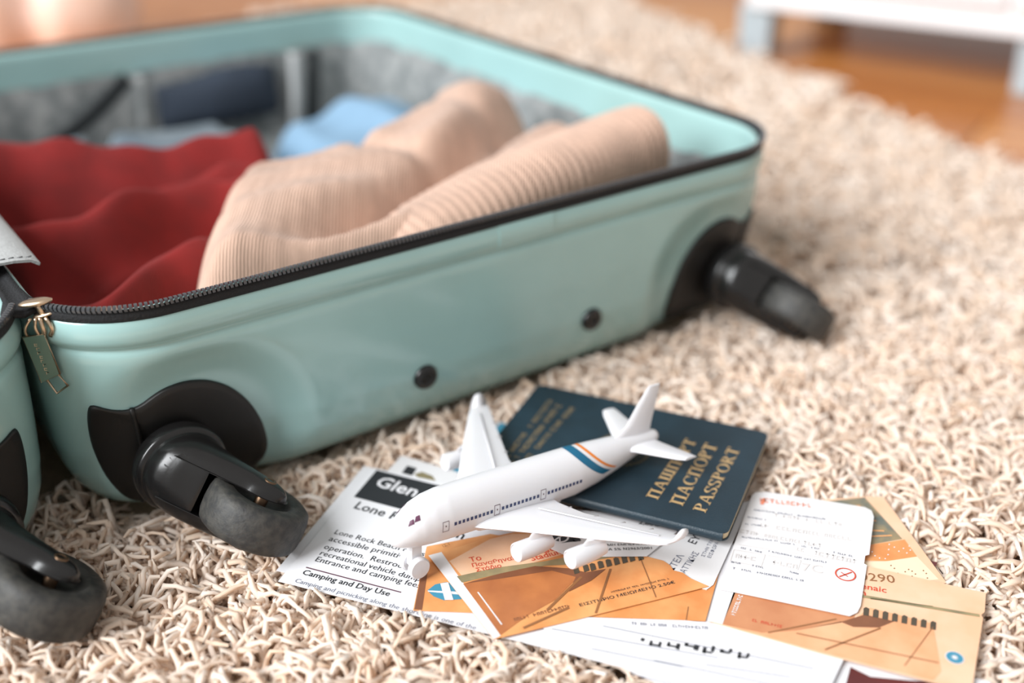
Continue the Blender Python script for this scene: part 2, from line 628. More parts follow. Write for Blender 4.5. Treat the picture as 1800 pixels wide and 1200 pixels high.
# zipper tape and coil along the rim ------------------------------------------------
def rim_path(off, z, start_deg, mirror=False, end=None):
    """rim polyline beginning in the near-left corner, running right, far, to the hinge end"""
    pts = []
    cx, cy = SW - SR, SR
    for i in range(13):
        a = math.radians(start_deg) + (-math.pi / 2 - math.radians(start_deg)) * i / 12
        pts.append((cx + (SR + off) * math.cos(a), cy + (SR + off) * math.sin(a)))
    for i in range(1, 60):
        pts.append((SW - SR - (SW - 2 * SR) * i / 60, -off))
    for (x, y, a0) in ((SR, SR, -math.pi / 2), (SR, SL - SR, -math.pi), (SW - SR, SL - SR, -1.5 * math.pi)):
        for i in range(13):
            a = a0 - (math.pi / 2) * i / 12
            pts.append((x + (SR + off) * math.cos(a), y + (SR + off) * math.sin(a)))
    return np.array(pts)


def resample(P, step):
    d = np.concatenate([[0], np.cumsum(np.linalg.norm(np.diff(P, axis=0), axis=1))])
    s = np.arange(0, d[-1], step)
    return np.stack([np.interp(s, d, P[:, k]) for k in range(P.shape[1])], 1), s


START = -22.0
for mir in (False, True):
    P, s = resample(rim_path(-.0006, 0, START), .004)
    tan = np.gradient(P, axis=0)
    tan /= np.linalg.norm(tan, axis=1)[:, None]
    nor = np.stack([tan[:, 1], -tan[:, 0]], 1)
    ctr = np.array([SW / 2, SL / 2])
    flip = np.sign(((P - ctr) * nor).sum(1))[:, None]
    nor = nor * flip
    rings = []
    for (o, z) in ((-.0022, .1060), (.0002, .1060), (.0008, .1070), (.0007, .1090), (.0004, .1108), (-.0012, .1112), (-.0020, .1090)):
        rings.append(np.column_stack([P + nor * o, np.full(len(P), z)]))
    rings = np.array(rings)
    V = rings.transpose(1, 0, 2).reshape(-1, 3)
    k = rings.shape[0]
    F = [(i * k + j, i * k + (j + 1) % k, (i + 1) * k + (j + 1) % k, (i + 1) * k + j) for i in range(len(P) - 1) for j in range(k)]
    build('zipper_tape', [to_local(p, mir) for p in V], F, M_tape, suitcase)
    # coil of teeth
    Q, s = resample(rim_path(-.0004, 0, START), .00205)
    tan = np.gradient(Q, axis=0)
    tan /= np.linalg.norm(tan, axis=1)[:, None]
    nor = np.stack([tan[:, 1], -tan[:, 0]], 1)
    nor = nor * np.sign(((Q - ctr) * nor).sum(1))[:, None]
    mb = MB()
    # each tooth: a small rounded loop lying across the tape edge
    sec = [(.0015, -.0010), (.0018, .0003), (.0014, .0013), (.0003, .0017), (-.0010, .0013), (-.0014, .0002), (-.0011, -.0009)]
    for i in range(len(Q)):
        for side in (0,):
            a, b = [], []
            for (o, z) in sec:
                hw = .00066
                q = Q[i] + nor[i] * o
                a.append(to_local((*(q - tan[i] * (hw + .0003 * (z > 0))), .1122 + z), mir))
                b.append(to_local((*(q + tan[i] * (hw - .0003 * (z > 0))), .1122 + z), mir))
            mb.loft([a, b])
    zt = mb.build('zipper_teeth', M_teeth, suitcase, deg=45)
    zt['kind'] = 'stuff'

# hinge: black gusset and grey canvas cover between the halves
mb = MB()
rings = []
for i in range(40):
    v = .030 + (SL - .060) * i / 39
    vv = min(max(min(v, SL - v), 0), SR)
    w = SR - math.sqrt(SR ** 2 - (SR - vv) ** 2) + .0045
    rings.append([to_local((SW + du * w, v, z)) for du, z in ((-1, .1112), (-.5, .1100), (0, .1092), (.5, .1100), (1, .1112), (.95, .1095), (0, .1070), (-.95, .1095))])
mb.loft(rings).build('hinge_gusset', M_tape, suitcase)
mb = MB()
rings = []
for i in range(40):
    t = i / 39
    v = .072 + .37 * t
    sec = []
    arch = [(-.0185, .1125), (-.0150, .1150), (-.008, .1162), (.0, .1166), (.008, .1162), (.0150, .1150), (.0185, .1125)]
    for du, z in arch:
        sec.append(to_local((SW + du, v, z)))
    for du, z in reversed(arch):
        sec.append(to_local((SW + du * .97, v, z - .0012)))
    rings.append(sec)
cover = mb.loft(rings).build('hinge_cover', M_flap, suitcase, deg=50)
mb = MB()
for i in range(9):
    du = -.0148 + .0037 * i
    zz = float(np.interp(abs(du), [0, .008, .0150, .0185], [.1167, .1163, .1151, .1126])) + .0001
    mb.box(to_local((SW + du, .0755, zz)), (.0024, .0005, .0004))
mb.build('stitching', M_thread, cover)

# slider and hanging pull tag
SLID = G(62, 532, .1135)
inv = suitcase.matrix_world.inverted()
Ssl = inv @ SLID


def pull_pt(dx, dy, dep=0.0):
    """dx, dy in millimetres right / down in the upright plane that faces the room"""
    return inv @ (SLID + Vector((dx / 1000, dep / 1000, -dy / 1000)))


mb = MB()
rings = []
for z, k in ((-.0008, .8), (-.0002, 1.0), (.0006, 1.0), (.0014, .7)):
    rings.append([pull_pt(7.2 * k * math.cos(t) + .5 * math.sin(t), -z * 1000 - 1.1 * k * math.cos(t), 3.4 * k * math.sin(t)) for t in [2 * math.pi * q / 28 for q in range(28)]])
mb.loft(rings)
mb.tube([pull_pt(1.0, .5), pull_pt(1.6, 3), pull_pt(2.4, 5.0), pull_pt(3.2, 6.4)], [.0018, .0015, .0014, .0012], 8)
rings = []
for z, k in ((4.4, .8), (5.0, 1), (5.6, 1), (6.0, .7)):
    rings.append([pull_pt(3.0 + 5.6 * k * math.cos(t), z - 1.6 * k * math.cos(t), 3.0 * k * math.sin(t) + .5) for t in [2 * math.pi * q / 24 for q in range(24)]])
mb.loft(rings)
slider = mb.build('zipper_slider', M_gold, suitcase)
slider['label'] = 'champagne gold slider plate'
mb = MB()


def arc_pts(a, b, bulge, n=9):
    return [pull_pt(a[0] + (b[0] - a[0]) * t + bulge * math.sin(math.pi * t), a[1] + (b[1] - a[1]) * t, -1.6 - 1.0 * math.sin(math.pi * t)) for t in [i / (n - 1) for i in range(n)]]


mb.tube(arc_pts((-2.6, 6.5), (-5.6, 15.0), -1.2), .0007, 8)
mb.tube(arc_pts((1.2, 6.0), (1.6, 14.5), .8), .0010, 8)
mb.tube(arc_pts((-.5, 6.3), (-.2, 14.8), -.6), .0008, 8)
mb.tube(arc_pts((3.6, 6.0), (4.2, 14.5), 2.0), .0010, 8)
mb.build('pull_ring', M_gold, slider)
TAG = [(-7.0, 15.0), (2.0, 13.4), (4.8, 32.4), (-3.4, 36.6)]
mb = MB()
fr = [pull_pt(x, y, -2.2) for x, y in TAG]
mb.tube([fr[0], fr[1], fr[2], fr[3]], .0007, 8, closed=True)
mb.build('pull_frame', M_gold, slider)
lp = [(-1.2, 35.8), (1.9, 42.2), (7.2, 38.4), (4.4, 33.0)]
MB().tube([pull_pt(x, y, -2.2) for x, y in lp], .0006, 8).build('pull_loop', M_gold, slider)
mb = MB()
mb.loft([[pull_pt(x, y, -2.9) for x, y in TAG], [pull_pt(x, y, -1.5) for x, y in TAG]])
pt = mb.build('pull_plate', M_enamel, slider, smooth=False)
mb = MB()
for i in range(8):
    t = .12 + .1 * i
    cx, cy = -2.6 + 3.2 * t + (.15 if i % 2 else -.1), 16 + 19.4 * t
    for (dx, dy, w, h_) in ((-.55, 0, .25, 1.3), (.1, -.45, 1.1, .25), (.1, .45 * (-1 if i % 3 else 1), 1.0, .25)):
        q = [(cx + dx - w / 2, cy + dy - h_ / 2), (cx + dx + w / 2, cy + dy - h_ / 2), (cx + dx + w / 2, cy + dy + h_ / 2), (cx + dx - w / 2, cy + dy + h_ / 2)]
        mb.add([pull_pt(x, y, -2.98) for x, y in q], [(0, 1, 2, 3)])
mb.build('pull_lettering', M_gold, pt, smooth=False)


# ------------------------------------------------------------------ clothes in the case
def local_world(u, v, z):
    return suitcase.matrix_world @ Vector((-u, v, z))


def cloth(name, corners, zfun, mat, n=90, m=70, z0=.006, es=.16, et=.16, warp=None):
    """padded cloth: bilinear patch (u,v) of the case, bulging up by zfun(s,t), closed below"""
    c = np.array(corners)
    s, t = np.meshgrid(np.linspace(0, 1, n), np.linspace(0, 1, m), indexing='ij')
    # crowd samples to the edge so that it rolls over
    ss = .5 - .5 * np.cos(np.pi * s)
    ss = .6 * ss + .4 * s
    tt = .6 * (.5 - .5 * np.cos(np.pi * t)) + .4 * t
    uv = (c[0] * ((1 - ss) * (1 - tt))[..., None] + c[1] * (ss * (1 - tt))[..., None] + c[2] * (ss * tt)[..., None] + c[3] * ((1 - ss) * tt)[..., None])
    if warp is not None:
        uv = uv + warp(ss, tt)
    ed = lambda x, e: np.sqrt(np.clip(1 - np.clip(1 - np.minimum(x, 1 - x) / e, 0, 1) ** 2, 0, 1))
    prof = ed(ss, es) * ed(tt, et)
    Z = z0 + (zfun(ss, tt) - z0) * prof
    V = [local_world(uv[i, j, 0], uv[i, j, 1], Z[i, j]) for i in range(n) for j in range(m)]
    F = [(i * m + j, (i + 1) * m + j, (i + 1) * m + j + 1, i * m + j + 1) for i in range(n - 1) for j in range(m - 1)]
    base = sum(V, Vector()) / len(V)
    base.z = z0
    o = build(name, V, F, mat, loc=base)
    md = o.modifiers.new('thickness', 'SOLIDIFY')
    md.thickness = .003
    md.offset = -1
    return o


def ridge(x, w):
    return np.exp(-(x / w) ** 2)


# light blue shirt, lowest, in the far right part of the case
def z_shirt(s, t):
    return .050 + .006 * np.sin(7 * s + 3 * t) * np.sin(5 * t + 1) + .010 * ridge(s - .35 - .2 * t, .12)
sh = cloth('folded_shirt', [(.025, .215), (.170, .225), (.150, .440), (.030, .440)], z_shirt, M_shirt, 70, 60)
tag(sh, 'light blue cotton shirt folded under the beige sweater', 'shirt')


def z_denim(s, t):
    f = .044 + .004 * np.sin(7 * s + 4 * t + 1) + .005 * np.sin(12 * s - 5 * t) * np.sin(5 * t + 2) + .006 * ridge(t - .7, .12)
    f -= .018 * ridge(s - .80 + .55 * (t - .3), .030)          # deep crease running back
    f -= .014 * ridge(s - .36 - .25 * (t - .5), .022)
    return f
dn = cloth('folded_jeans', [(.185, .250), (.415, .250), (.415, .480), (.175, .480)], z_denim, M_denim, 120, 80, es=.07, et=.07)
tag(dn, 'washed grey denim jeans folded at the far end of the suitcase', 'jeans')

# pocket and straps sewn to the far lining, plus a strip of painted shade
mb = MB()
rings = []
for i in range(15):
    t = i / 14
    u = .116 + .108 * t
    bul = .010 * math.sin(math.pi * t) ** .6
    rings.append([to_local((u, v, z)) for v, z in ((.500, .074 + .004 * math.sin(5 * t)), (.4965 - bul * .5, .073 + .004 * math.sin(5 * t)), (.494 - bul, .060), (.492 - bul * 1.1, .045), (.493 - bul, .034), (.500, .030))])
mb.loft(rings).build('lining_pocket', M_navy, suitcase)


def wall_strip(name, a, b, w, mat, sag=.0):
    rings = []
    d = Vector((b[0] - a[0], 0, b[1] - a[1])).normalized()
    n = Vector((-d.z, 0, d.x)) * w / 2
    for i in range(14):
        t = i / 13
        u, z = a[0] + (b[0] - a[0]) * t, a[1] + (b[1] - a[1]) * t
        v = .4905 - sag * math.sin(math.pi * t)
        rings.append([to_local((u - n.x, v, z - n.z)), to_local((u + n.x, v, z + n.z)), to_local((u + n.x, v + .0015, z + n.z)), to_local((u - n.x, v + .0015, z - n.z))])
    return MB().loft(rings).build(name, mat, suitcase)


wall_strip('compression_strap', (.247, .083), (.336, .030), .013, M_strap_and_shade, .012)
wall_strip('lining_strap_and_shade', (.097, .083), (.103, .010), .013, M_flap, .004)
wall_strip('lining_strap_and_shade', (.080, .083), (.088, .010), .012, M_strap_and_shade, .002)  # no webbing here: dark strip paints in the shade beyond the grey strap
wall_strip('lining_strap_and_shade', (.236, .083), (.240, .020), .010, M_lining, .004)


def z_red(s, t):
    # long soft folds running across the pile, sharp valleys between them
    a = t - .10 * np.sin(4.2 * s + .2) - .06 * s + .03 * np.sin(8 * s + 5 * t)
    saw = lambda x, w: np.where(x < 0, np.exp(-(x / (w * .75)) ** 2), np.exp(-(x / (w * 1.6)) ** 2))
    f = .056 + .034 * saw(a - .84, .09) + .024 * saw(a - .62, .06) * (.3 + .7 * smoothstep(.9, .2, s)) + .030 * saw(a - .46, .06)
    f += .012 * saw(a - .30, .05) * smoothstep(.0, .6, s) + .030 * saw(a - .08, .08)
    f += .004 * np.sin(9 * s + 5 * t) * np.sin(7 * t - 4 * s) + .0012 * np.sin(33 * s + 27 * t)
    f -= .016 * ridge(a - .32, .032) + .014 * ridge(a - .70, .026) * smoothstep(1.0, .4, s) + .012 * ridge(a - .535, .02) + .012 * ridge(a - .18, .022) * smoothstep(.2, .7, s)
    f = .070 + (f - .070) * 1.4
    f += .018 * ridge(s - 1.0, .25) * ridge(t - .95, .3)
    return np.maximum(f, .02)
rd = cloth('red_sweater', [(.290, .040), (.427, .052), (.430, .330), (.225, .262)], z_red, M_red, 140, 150, es=.08, et=.08)
tag(rd, 'crumpled dark red knitted sweater beside the beige sweater', 'sweater')

# beige sweater: folded body and the rolled sleeve on top of it
def z_beige(s, t):
    f = .092 + .030 * ridge(s - .30, .34) * ridge(t - .62, .38) + .016 * ridge(s - .9, .25)
    f -= .030 * ridge((t - .42) - .55 * (.35 - s), .085) * smoothstep(.95, .55, s)
    f += .010 * ridge(s - .62, .2) * ridge(t - .25, .3)
    f -= .010 * ridge(s - .12 - .25 * t, .05) * smoothstep(.3, .8, t)
    f -= .007 * ridge(s - .50 - .35 * (t - .5), .03)
    return f + .0025 * np.sin(15 * s + 6 * t) + .002 * np.sin(23 * t - 9 * s) + .0003 * np.sin(190 * s + 20 * t)
bw = lambda s, t: np.stack([.012 * np.sin(math.pi * t) * s ** 2, .014 * np.sin(2.5 * math.pi * s) * t], -1)
bg = cloth('beige_sweater', [(.060, .035), (.385, .030), (.290, .165), (.050, .265)], z_beige, M_beige, 130, 100, es=.12, et=.16, warp=bw)
tag(bg, 'chunky beige knitted sweater folded on top with a ribbed sleeve', 'sweater')
# ribbed rolled sleeve
ax = [(.262, .050, .076, .018), (.235, .054, .085, .023), (.190, .058, .092, .0265), (.140, .063, .0965, .0285), (.095, .069, .0985, .0295), (.070, .073, .099, .0298), (.064, .074, .099, .0285), (.0625, .0743, .099, .022), (.0635, .0742, .099, .015)]
A = np.array(ax)
tt_ = np.linspace(0, len(A) - 1, 260)
I = np.stack([np.interp(tt_, range(len(A)), A[:, k]) for k in range(4)], 1)
for k in range(3):
    I[1:-1] = (I[:-2] + 2 * I[1:-1] + I[2:]) / 4
dl = np.concatenate([[0], np.cumsum(np.linalg.norm(np.diff(I[:, :3], axis=0), axis=1))])
rings = []
inv_bg = Matrix.Translation(-Vector(bg.location))
for i in range(len(I)):
    p, r = Vector(I[i, :3]), I[i, 3]
    rib = .0013 * math.sin(2 * math.pi * dl[i] / .0058) * min(1, .25 + dl[i] / .14) * (1 if i < len(I) - 8 else 0)
    t = Vector(I[min(i + 1, len(I) - 1), :3]) - Vector(I[max(i - 1, 0), :3])
    t.normalize()
    x = t.cross(Vector((0, 0, 1))).normalized()
    y = x.cross(t)
    ring = []
    for k in range(40):
        a = 2 * math.pi * k / 40
        rr = (r + rib) * (1 + .05 * math.sin(3 * a + i * .01))
        q = p + x * rr * math.cos(a) * .95 + y * rr * .86 * math.sin(a)
        ring.append(inv_bg @ local_world(*q))
    rings.append(ring)
slv = MB().loft(rings).build('sleeve', M_beige, bg)

# ------------------------------------------------------------------ papers
_txt = {}


def text_geo(s, bold):
    k = (s, bold)
    if k not in _txt:
        cu = bpy.data.curves.new('t', 'FONT')
        cu.body = s
        cu.size = 1.0
        cu.resolution_u = 2
        cu.offset = bold
        ob = bpy.data.objects.new('t', cu)
        COL.objects.link(ob)
        me = bpy.data.meshes.new_from_object(ob)
        V = np.array([v.co[:] for v in me.vertices]) if len(me.vertices) else np.zeros((1, 3))
        F = [tuple(p.vertices) for p in me.polygons]
        bpy.data.objects.remove(ob)
        bpy.data.curves.remove(cu)
        bpy.data.meshes.remove(me)
        _txt[k] = (V, F)
    return _txt[k]


class Sheet:
    """a flat printed sheet; corners by where the photograph shows them on the level plane z"""
    def __init__(self, name, poly, z, mat, label, cat, group=None, thick=.00025, bend=None):
        self.z = z
        self.bend = bend
        pts = [self.pt(p) for p in poly]
        ctr = sum(pts, Vector()) / len(pts)
        n = len(pts)
        top = [p.copy() for p in pts]
        bot = [p - Vector((0, 0, thick)) for p in pts]
        F = [tuple(range(n)), tuple(range(2 * n - 1, n - 1, -1))] + [(i, (i + 1) % n, n + (i + 1) % n, n + i) for i in range(n)]
        self.o = build(name, top + bot, F, mat, smooth=False, loc=ctr)
        self.c = ctr
        self.parts = {}
        self.poly = [(p.x, p.y) for p in pts]
        SHEETS.append(self)
        tag(self.o, label, cat, group)

    def pt(self, p, lift=0.0):
        if len(p) == 3:
            return Vector((p[0], p[1], self.z + lift))
        return G(p[0], p[1], self.z) + Vector((0, 0, lift))

    def add(self, part, mat, V, F):
        mb, _ = self.parts.setdefault(part, (MB(), mat))
        mb.add([Vector(v) - self.c for v in V], F)

    def fill(self, part, mat, poly, layer=1):
        pts = [self.pt(p, .00006 * layer) for p in poly]
        self.add(part, mat, pts, [tuple(range(len(pts)))])

    def line(self, part, mat, a, b, w, layer=2):
        a, b = self.pt(a, .00006 * layer), self.pt(b, .00006 * layer)
        d = (b - a).normalized()
        n = Vector((-d.y, d.x, 0)) * w / 2
        self.add(part, mat, [a - n, b - n, b + n, a + n], [(0, 1, 2, 3)])

    def text(self, part, mat, s, a, b, bold=0.0, asp=1.0, layer=3):
        V, F = text_geo(s, bold)
        a, b = self.pt(a, .00006 * layer), self.pt(b, .00006 * layer)
        w = V[:, 0].max() - V[:, 0].min()
        d = b - a
        k = d.length / w
        d.normalize()
        n = Vector((-d.y, d.x, 0))
        x0 = V[:, 0].min()
        self.add(part, mat, [a + d * ((v[0] - x0) * k) + n * (v[1] * k * asp) for v in V], F)

    def marks(self, part, mat, a, b, h, seed=0, layer=3, fillr=.72):
        """a run of tiny letter-like marks for print too small to read"""
        r = random.Random(seed)
        a, b = self.pt(a, .00006 * layer), self.pt(b, .00006 * layer)
        d = b - a
        L = d.length
        d.normalize()
        n = Vector((-d.y, d.x, 0))
        x = 0
        while x < L:
            w = h * r.uniform(.35, .75)
            if r.random() < .84:
                for (x0, x1, y0, y1) in r.choice([((0, .3, 0, 1), (.3, 1, 0, .25)), ((0, .3, 0, 1), (.7, 1, 0, 1), (.3, .7, .75, 1)), ((0, 1, .4, .62), (0, .3, 0, 1)), ((0, 1, 0, .25), (0, 1, .75, 1), (.0, .28, .25, .75)), ((.35, .65, 0, 1), (0, 1, .78, 1))]):
                    q = [(x0, y0), (x1, y0), (x1, y1), (x0, y1)]
                    self.add(part, mat, [a + d * (x + p * w) + n * (y * h) for p, y in q], [(0, 1, 2, 3)])
            x += w + h * .22

    def finish(self):
        for part, (mb, mat) in self.parts.items():
            build(part, mb.v, mb.f, mat, self.o, smooth=False, fix=False)


SHEETS = []
TK = 'stadium tickets in the paper pile'

# leaflet sheets (lower copy and upper one)
L0 = G(489, 1021, .002)
ex = Vector((math.cos(math.radians(-19.6)), math.sin(math.radians(-19.6)), 0))
ey = Vector((-ex.y, ex.x, 0))
rect = lambda o, w, h: [tuple((o + ex * a + ey * b))[:2] + (0,) for a, b in ((0, 0), (w, 0), (w, h), (0, h))]
lf0 = Sheet('leaflet_page', rect(L0 + ex * -.0050 + ey * .0068, .21, .0855), .0012, M_paper, 'plain white lower page sticking out under the printed campground leaflet', 'paper')
lf = Sheet('campground_leaflet', rect(L0, .216, .0900), .0020, M_paper, 'white campground leaflet headed with a black box reading Glen', 'leaflet')
lf.fill('header_box', M_ink, [(662, 826), (622, 873), (770, 912), (800, 860)])
lf.text('header_lettering', M_paper, 'Glen Canyon', (657, 853), (862, 912), .014, 1.0)
lf.text('heading', M_ink, 'Lone Rock Beach', (621, 893), (812, 948), .012, 1.0)
for (s, a, b) in (('Lone Rock Beach offers', (587, 938), (744, 978)), ('accessible primitive camping', (577, 950), (780, 1001)),
                  ('operation.  Restrooms and', (568, 964), (757, 1012)), ('recreational vehicle dump', (561, 975), (737, 1022)),
                  ('Entrance and camping fees', (553, 986), (737, 1034))):
    lf.text('body_text', M_ink, s, a, b, 0.0)
lf.line('rule', M_inkm, (538, 997), (705, 1041), .0007)
lf.text('subheading', M_ink, 'Camping and Day Use', (530, 1009), (683, 1048), .012)
lf.text('footer_text', M_inkg, 'Camping and picnicking along the shoreline is one of the', (517, 1023), (835, 1107), 0.0)

# small cards at the far side of the leaflet
cdk = Sheet('logo_card', [(672, 838), (706, 800), (812, 832), (800, 880), (720, 860)], .0009, M_card, 'white card with a black square and tan logo behind the leaflet', 'card')
cdk.fill('black_square', M_ink, [(716, 818), (706, 831), (724, 836), (733, 823)])
cdk.fill('tan_logo', M_olive, [(728, 833), (742, 829), (760, 836), (768, 848), (750, 846), (735, 840)])
cdk.fill('tan_logo', M_tick, [(736, 836), (748, 832), (762, 840), (748, 843)], 2)
bc = Sheet('blue_card', [(790, 832), (878, 740), (915, 752), (850, 850), (800, 842)], .0006, M_card, 'pale blue and white card peeking out from under the navy passport', 'card')
bc.fill('blue_band', M_blueink, [(792, 830), (812, 808), (832, 814), (812, 838)])
bc.fill('pale_blue_band', M_blueink, [(858, 764), (880, 742), (897, 748), (880, 770)])

# printed form
fm = Sheet('printed_form', [(955, 1103), (985, 1083), (1205, 1090), (1335, 1104), (1487, 1150), (1462, 1202), (1440, 1310), (1290, 1262), (1110, 1180)], .0029, M_paper,
           'white printed form with black handwriting-like figures below the orange tickets', 'form')
for (a, b) in (((970, 1105), (1262, 1156)), ((1060, 1100), (1430, 1175)), ((1150, 1160), (1392, 1210)), ((1240, 1168), (1390, 1190)), ((1040, 1140), (1200, 1172)), ((1110, 1185), (1350, 1240))):
    fm.line('ruled_lines', M_inkg, a, b, .0004)
fm.marks('small_print', M_inkg, (1110, 1098), (1240, 1106), .0016, 5)
r3 = random.Random(9)
for i in range(13):
    x = 1128 + i * 15.5
    y = 1121 + i * 2.0 + r3.uniform(-3, 3)
    w, h = r3.uniform(4, 9), r3.uniform(6, 15)
    fm.fill('bold_figures', M_ink, [(x, y), (x + w, y + 2), (x + w - 3, y + h), (x - 3, y + h - 3)], 3)
    if i % 2:
        fm.fill('bold_figures', M_ink, [(x - 2, y + h * .5), (x + 16, y + h * .5 + 3), (x + 15, y + h * .5 + 6), (x - 3, y + h * .5 + 3)], 3)
wm = Sheet('maroon_printed_sheet', [(1440, 1130), (1560, 1158), (1742, 1198), (1735, 1310), (1405, 1310)], .0008, M_paper,
           'white sheet with a dark maroon printed corner beneath the right ticket', 'paper')
wm.fill('maroon_print', M_maroon, [(1495, 1172), (1530, 1189), (1600, 1196), (1700, 1200), (1700, 1290), (1462, 1290)])

mc = Sheet('maroon_card', [(1560, 975), (1610, 979), (1648, 988), (1636, 1012), (1560, 1010)], .0010, M_maroon, 'dark maroon card corner poking out behind the apricot ticket', 'card')

# upper-right picture ticket
ut = Sheet('picture_ticket', [(1430, 879), (1520, 872), (1553, 873), (1664, 1024), (1590, 1040), (1400, 1000)], .0018, M_tickL,
           'apricot ticket with a dark slate picture and punched dots behind the boarding pass', 'ticket', TK)
ut.fill('slate_picture', M_slate, [(1435, 883), (1520, 874), (1586, 947), (1530, 957), (1500, 960), (1430, 930)])
ut.fill('orange_band', M_tick, [(1500, 961), (1532, 957), (1590, 948), (1612, 978), (1560, 986), (1500, 984)])
ut.fill('cream_panel', M_cream, [(1500, 988), (1560, 986), (1612, 978), (1650, 1018), (1560, 1030), (1500, 1015)])
for i in range(5):
    y = 892 + i * 13
    ut.line('picture_streaks', M_tick, (1462 + i * 9, y), (1512 + i * 14, y - 3 + (i % 2) * 5), .0009, 2)
for dots, c in (([(1533, 970), (1538, 977), (1546, 981), (1556, 982), (1561, 975), (1562, 966), (1563, 957), (1572, 962), (1580, 969), (1588, 964), (1594, 972), (1598, 960), (1600, 967)], M_paper),
                ([(1566, 994), (1572, 999), (1578, 1008), (1591, 1005), (1597, 1001), (1603, 1004), (1609, 1009), (1603, 1013), (1623, 1003), (1628, 1008), (1630, 1016)], M_line)):
    for x, y in dots:
        ut.fill('punched_dots' if c is M_paper else 'dotted_digits', c, [(x - 1.6, y), (x, y - 1.3), (x + 1.6, y), (x, y + 1.3)], 3)

# right stadium ticket
tr = Sheet('stadium_ticket', [(1245, 1091), (1312, 946), (1520, 994), (1733, 1042), (1731, 1075), (1725, 1080), (1728, 1086), (1708, 1217), (1440, 1147)], .0034, M_tickL,
           'pale orange stadium ticket with round blue emblem and number 0290 under the boarding pass', 'ticket', TK)
tr.fill('stub', M_card, [(1245, 1091), (1312, 946), (1330, 950), (1270, 1097)])
tr.fill('picture_brown', M_tickRb, [(1270, 1097), (1300, 1010), (1510, 1060), (1500, 1090), (1400, 1108), (1340, 1112)])
tr.fill('picture_orange', M_tickR, [(1272, 1098), (1340, 1112), (1400, 1108), (1500, 1088), (1530, 1068), (1640, 1096), (1655, 1180), (1640, 1196), (1440, 1145)])
tr.fill('picture_shadow', M_tickd, [(1478, 1093), (1520, 1080), (1572, 1092), (1545, 1103), (1500, 1102)], 2)
tr.line('picture_lines', M_olive, (1500, 1045), (1722, 1082), .0018, 2)
tr.line('picture_lines', M_olive, (1530, 1052), (1640, 1066), .0008, 2)
tr.line('picture_strokes', M_line, (1548, 1104), (1450, 1142), .0008, 3)
tr.line('picture_strokes', M_line, (1640, 1102), (1590, 1170), .0004, 3)
tr.line('picture_strokes', M_line, (1470, 1088), (1350, 1112), .0007, 3)
tr.line('picture_strokes', M_line, (1400, 1113), (1650, 1165), .0006, 3)
for i in range(8):
    x, y = 1523 + i * 16.8, 1076 + i * 3.5
    tr.fill('arches', M_arch, [(x - 5, y - 7), (x - 1, y - 9), (x + 5, y - 6), (x + 4, y + 7), (x - 6, y + 5)], 3)
tr.text('ticket_number', M_line, '0290', (1512, 1019), (1574, 1025), 0.0)
tr.text('red_lettering', M_inkr, 'Panathenaic', (1455, 1023), (1558, 1042), .01)
tr.text('red_lettering', M_inkr, 'Stadium', (1452, 1036), (1522, 1047), .01)
tr.marks('white_mark', M_card, (1292, 1082), (1306, 1047), .0018, 3)
tr.marks('fine_print', M_inkr, (1322, 1092), (1380, 1105), .0016, 4)
ce = tr.pt((1678, 1156))
for k, (rr, mm) in enumerate(((.0036, M_card), (.0032, M_blueink), (.0016, M_card))):
    tr.add(('emblem_ring', 'emblem_disc', 'emblem_star')[k], mm, [ce + Vector((rr * math.cos(a) * (1 if k < 2 or j % 2 else .45), rr * math.sin(a) * (1 if k < 2 or j % 2 else .45), .0002 + .00006 * k)) for j, a in enumerate([2 * math.pi * q / 20 for q in range(20)])], [tuple(range(20))])

# boarding pass
bp = Sheet('boarding_pass', [(1262, 1034), (1322, 870), (1328, 865), (1345, 864), (1440, 878), (1520, 891), (1532, 897), (1536, 908), (1528, 974), (1521, 976), (1519, 990), (1524, 993), (1513, 1064), (1507, 1076), (1494, 1082)],
           .0044, M_card, 'white boarding pass with rounded corners, seat 7C and a red no-smoking sign', 'boarding pass')
bp.marks('header_print', M_inko, (1336, 882), (1432, 893), .0032, 21)
bp.fill('header_print', M_inko, [(1336, 886), (1341, 875), (1347, 877), (1342, 887)], 3)
for i, (a, b, h, m_) in enumerate((((1322, 897), (1452, 914), .0012, M_inkg), ((1314, 910), (1345, 915), .0011, M_inkg), ((1310, 922), (1335, 925), .0011, M_inkg), ((1304, 945), (1370, 953), .0011, M_inkg), ((1372, 955), (1396, 958), .0011, M_inkg), ((1409, 961), (1440, 966), .0011, M_inkg),
                                  ((1464, 972), (1498, 979), .0011, M_inkg), ((1302, 964), (1338, 972), .0011, M_inkg), ((1350, 970), (1408, 982), .0011, M_inkg), ((1413, 983), (1452, 990), .0011, M_inkg), ((1285, 989), (1307, 993), .0011, M_inkg), ((1322, 995), (1340, 999), .0011, M_inkg), ((1288, 1000), (1415, 1023), .0012, M_inkg), ((1384, 1005), (1402, 1010), .0010, M_inkg),
                                  ((1360, 908), (1475, 925), .0026, M_inkp), ((1330, 925), (1490, 950), .0028, M_inkp), ((1300, 936), (1440, 962), .0026, M_inkp), ((1400, 968), (1500, 990), .0028, M_inkp), ((1292, 980), (1320, 985), .0028, M_inkp), ((1350, 990), (1395, 999), .0030, M_inkp))):
    bp.marks('small_print' if m_ is M_inkg else 'faint_print', m_, a, b, h, 40 + i)
for a, b in (((1330, 892), (1520, 916)), ((1298, 957), (1500, 988)), ((1290, 966), (1284, 986)), ((1290, 966), (1345, 975)), ((1284, 986), (1338, 996)), ((1345, 975), (1338, 996)), ((1348, 976), (1408, 985)), ((1408, 985), (1402, 1002))):
    bp.line('ruled_lines', M_inkp, a, b, .0003)
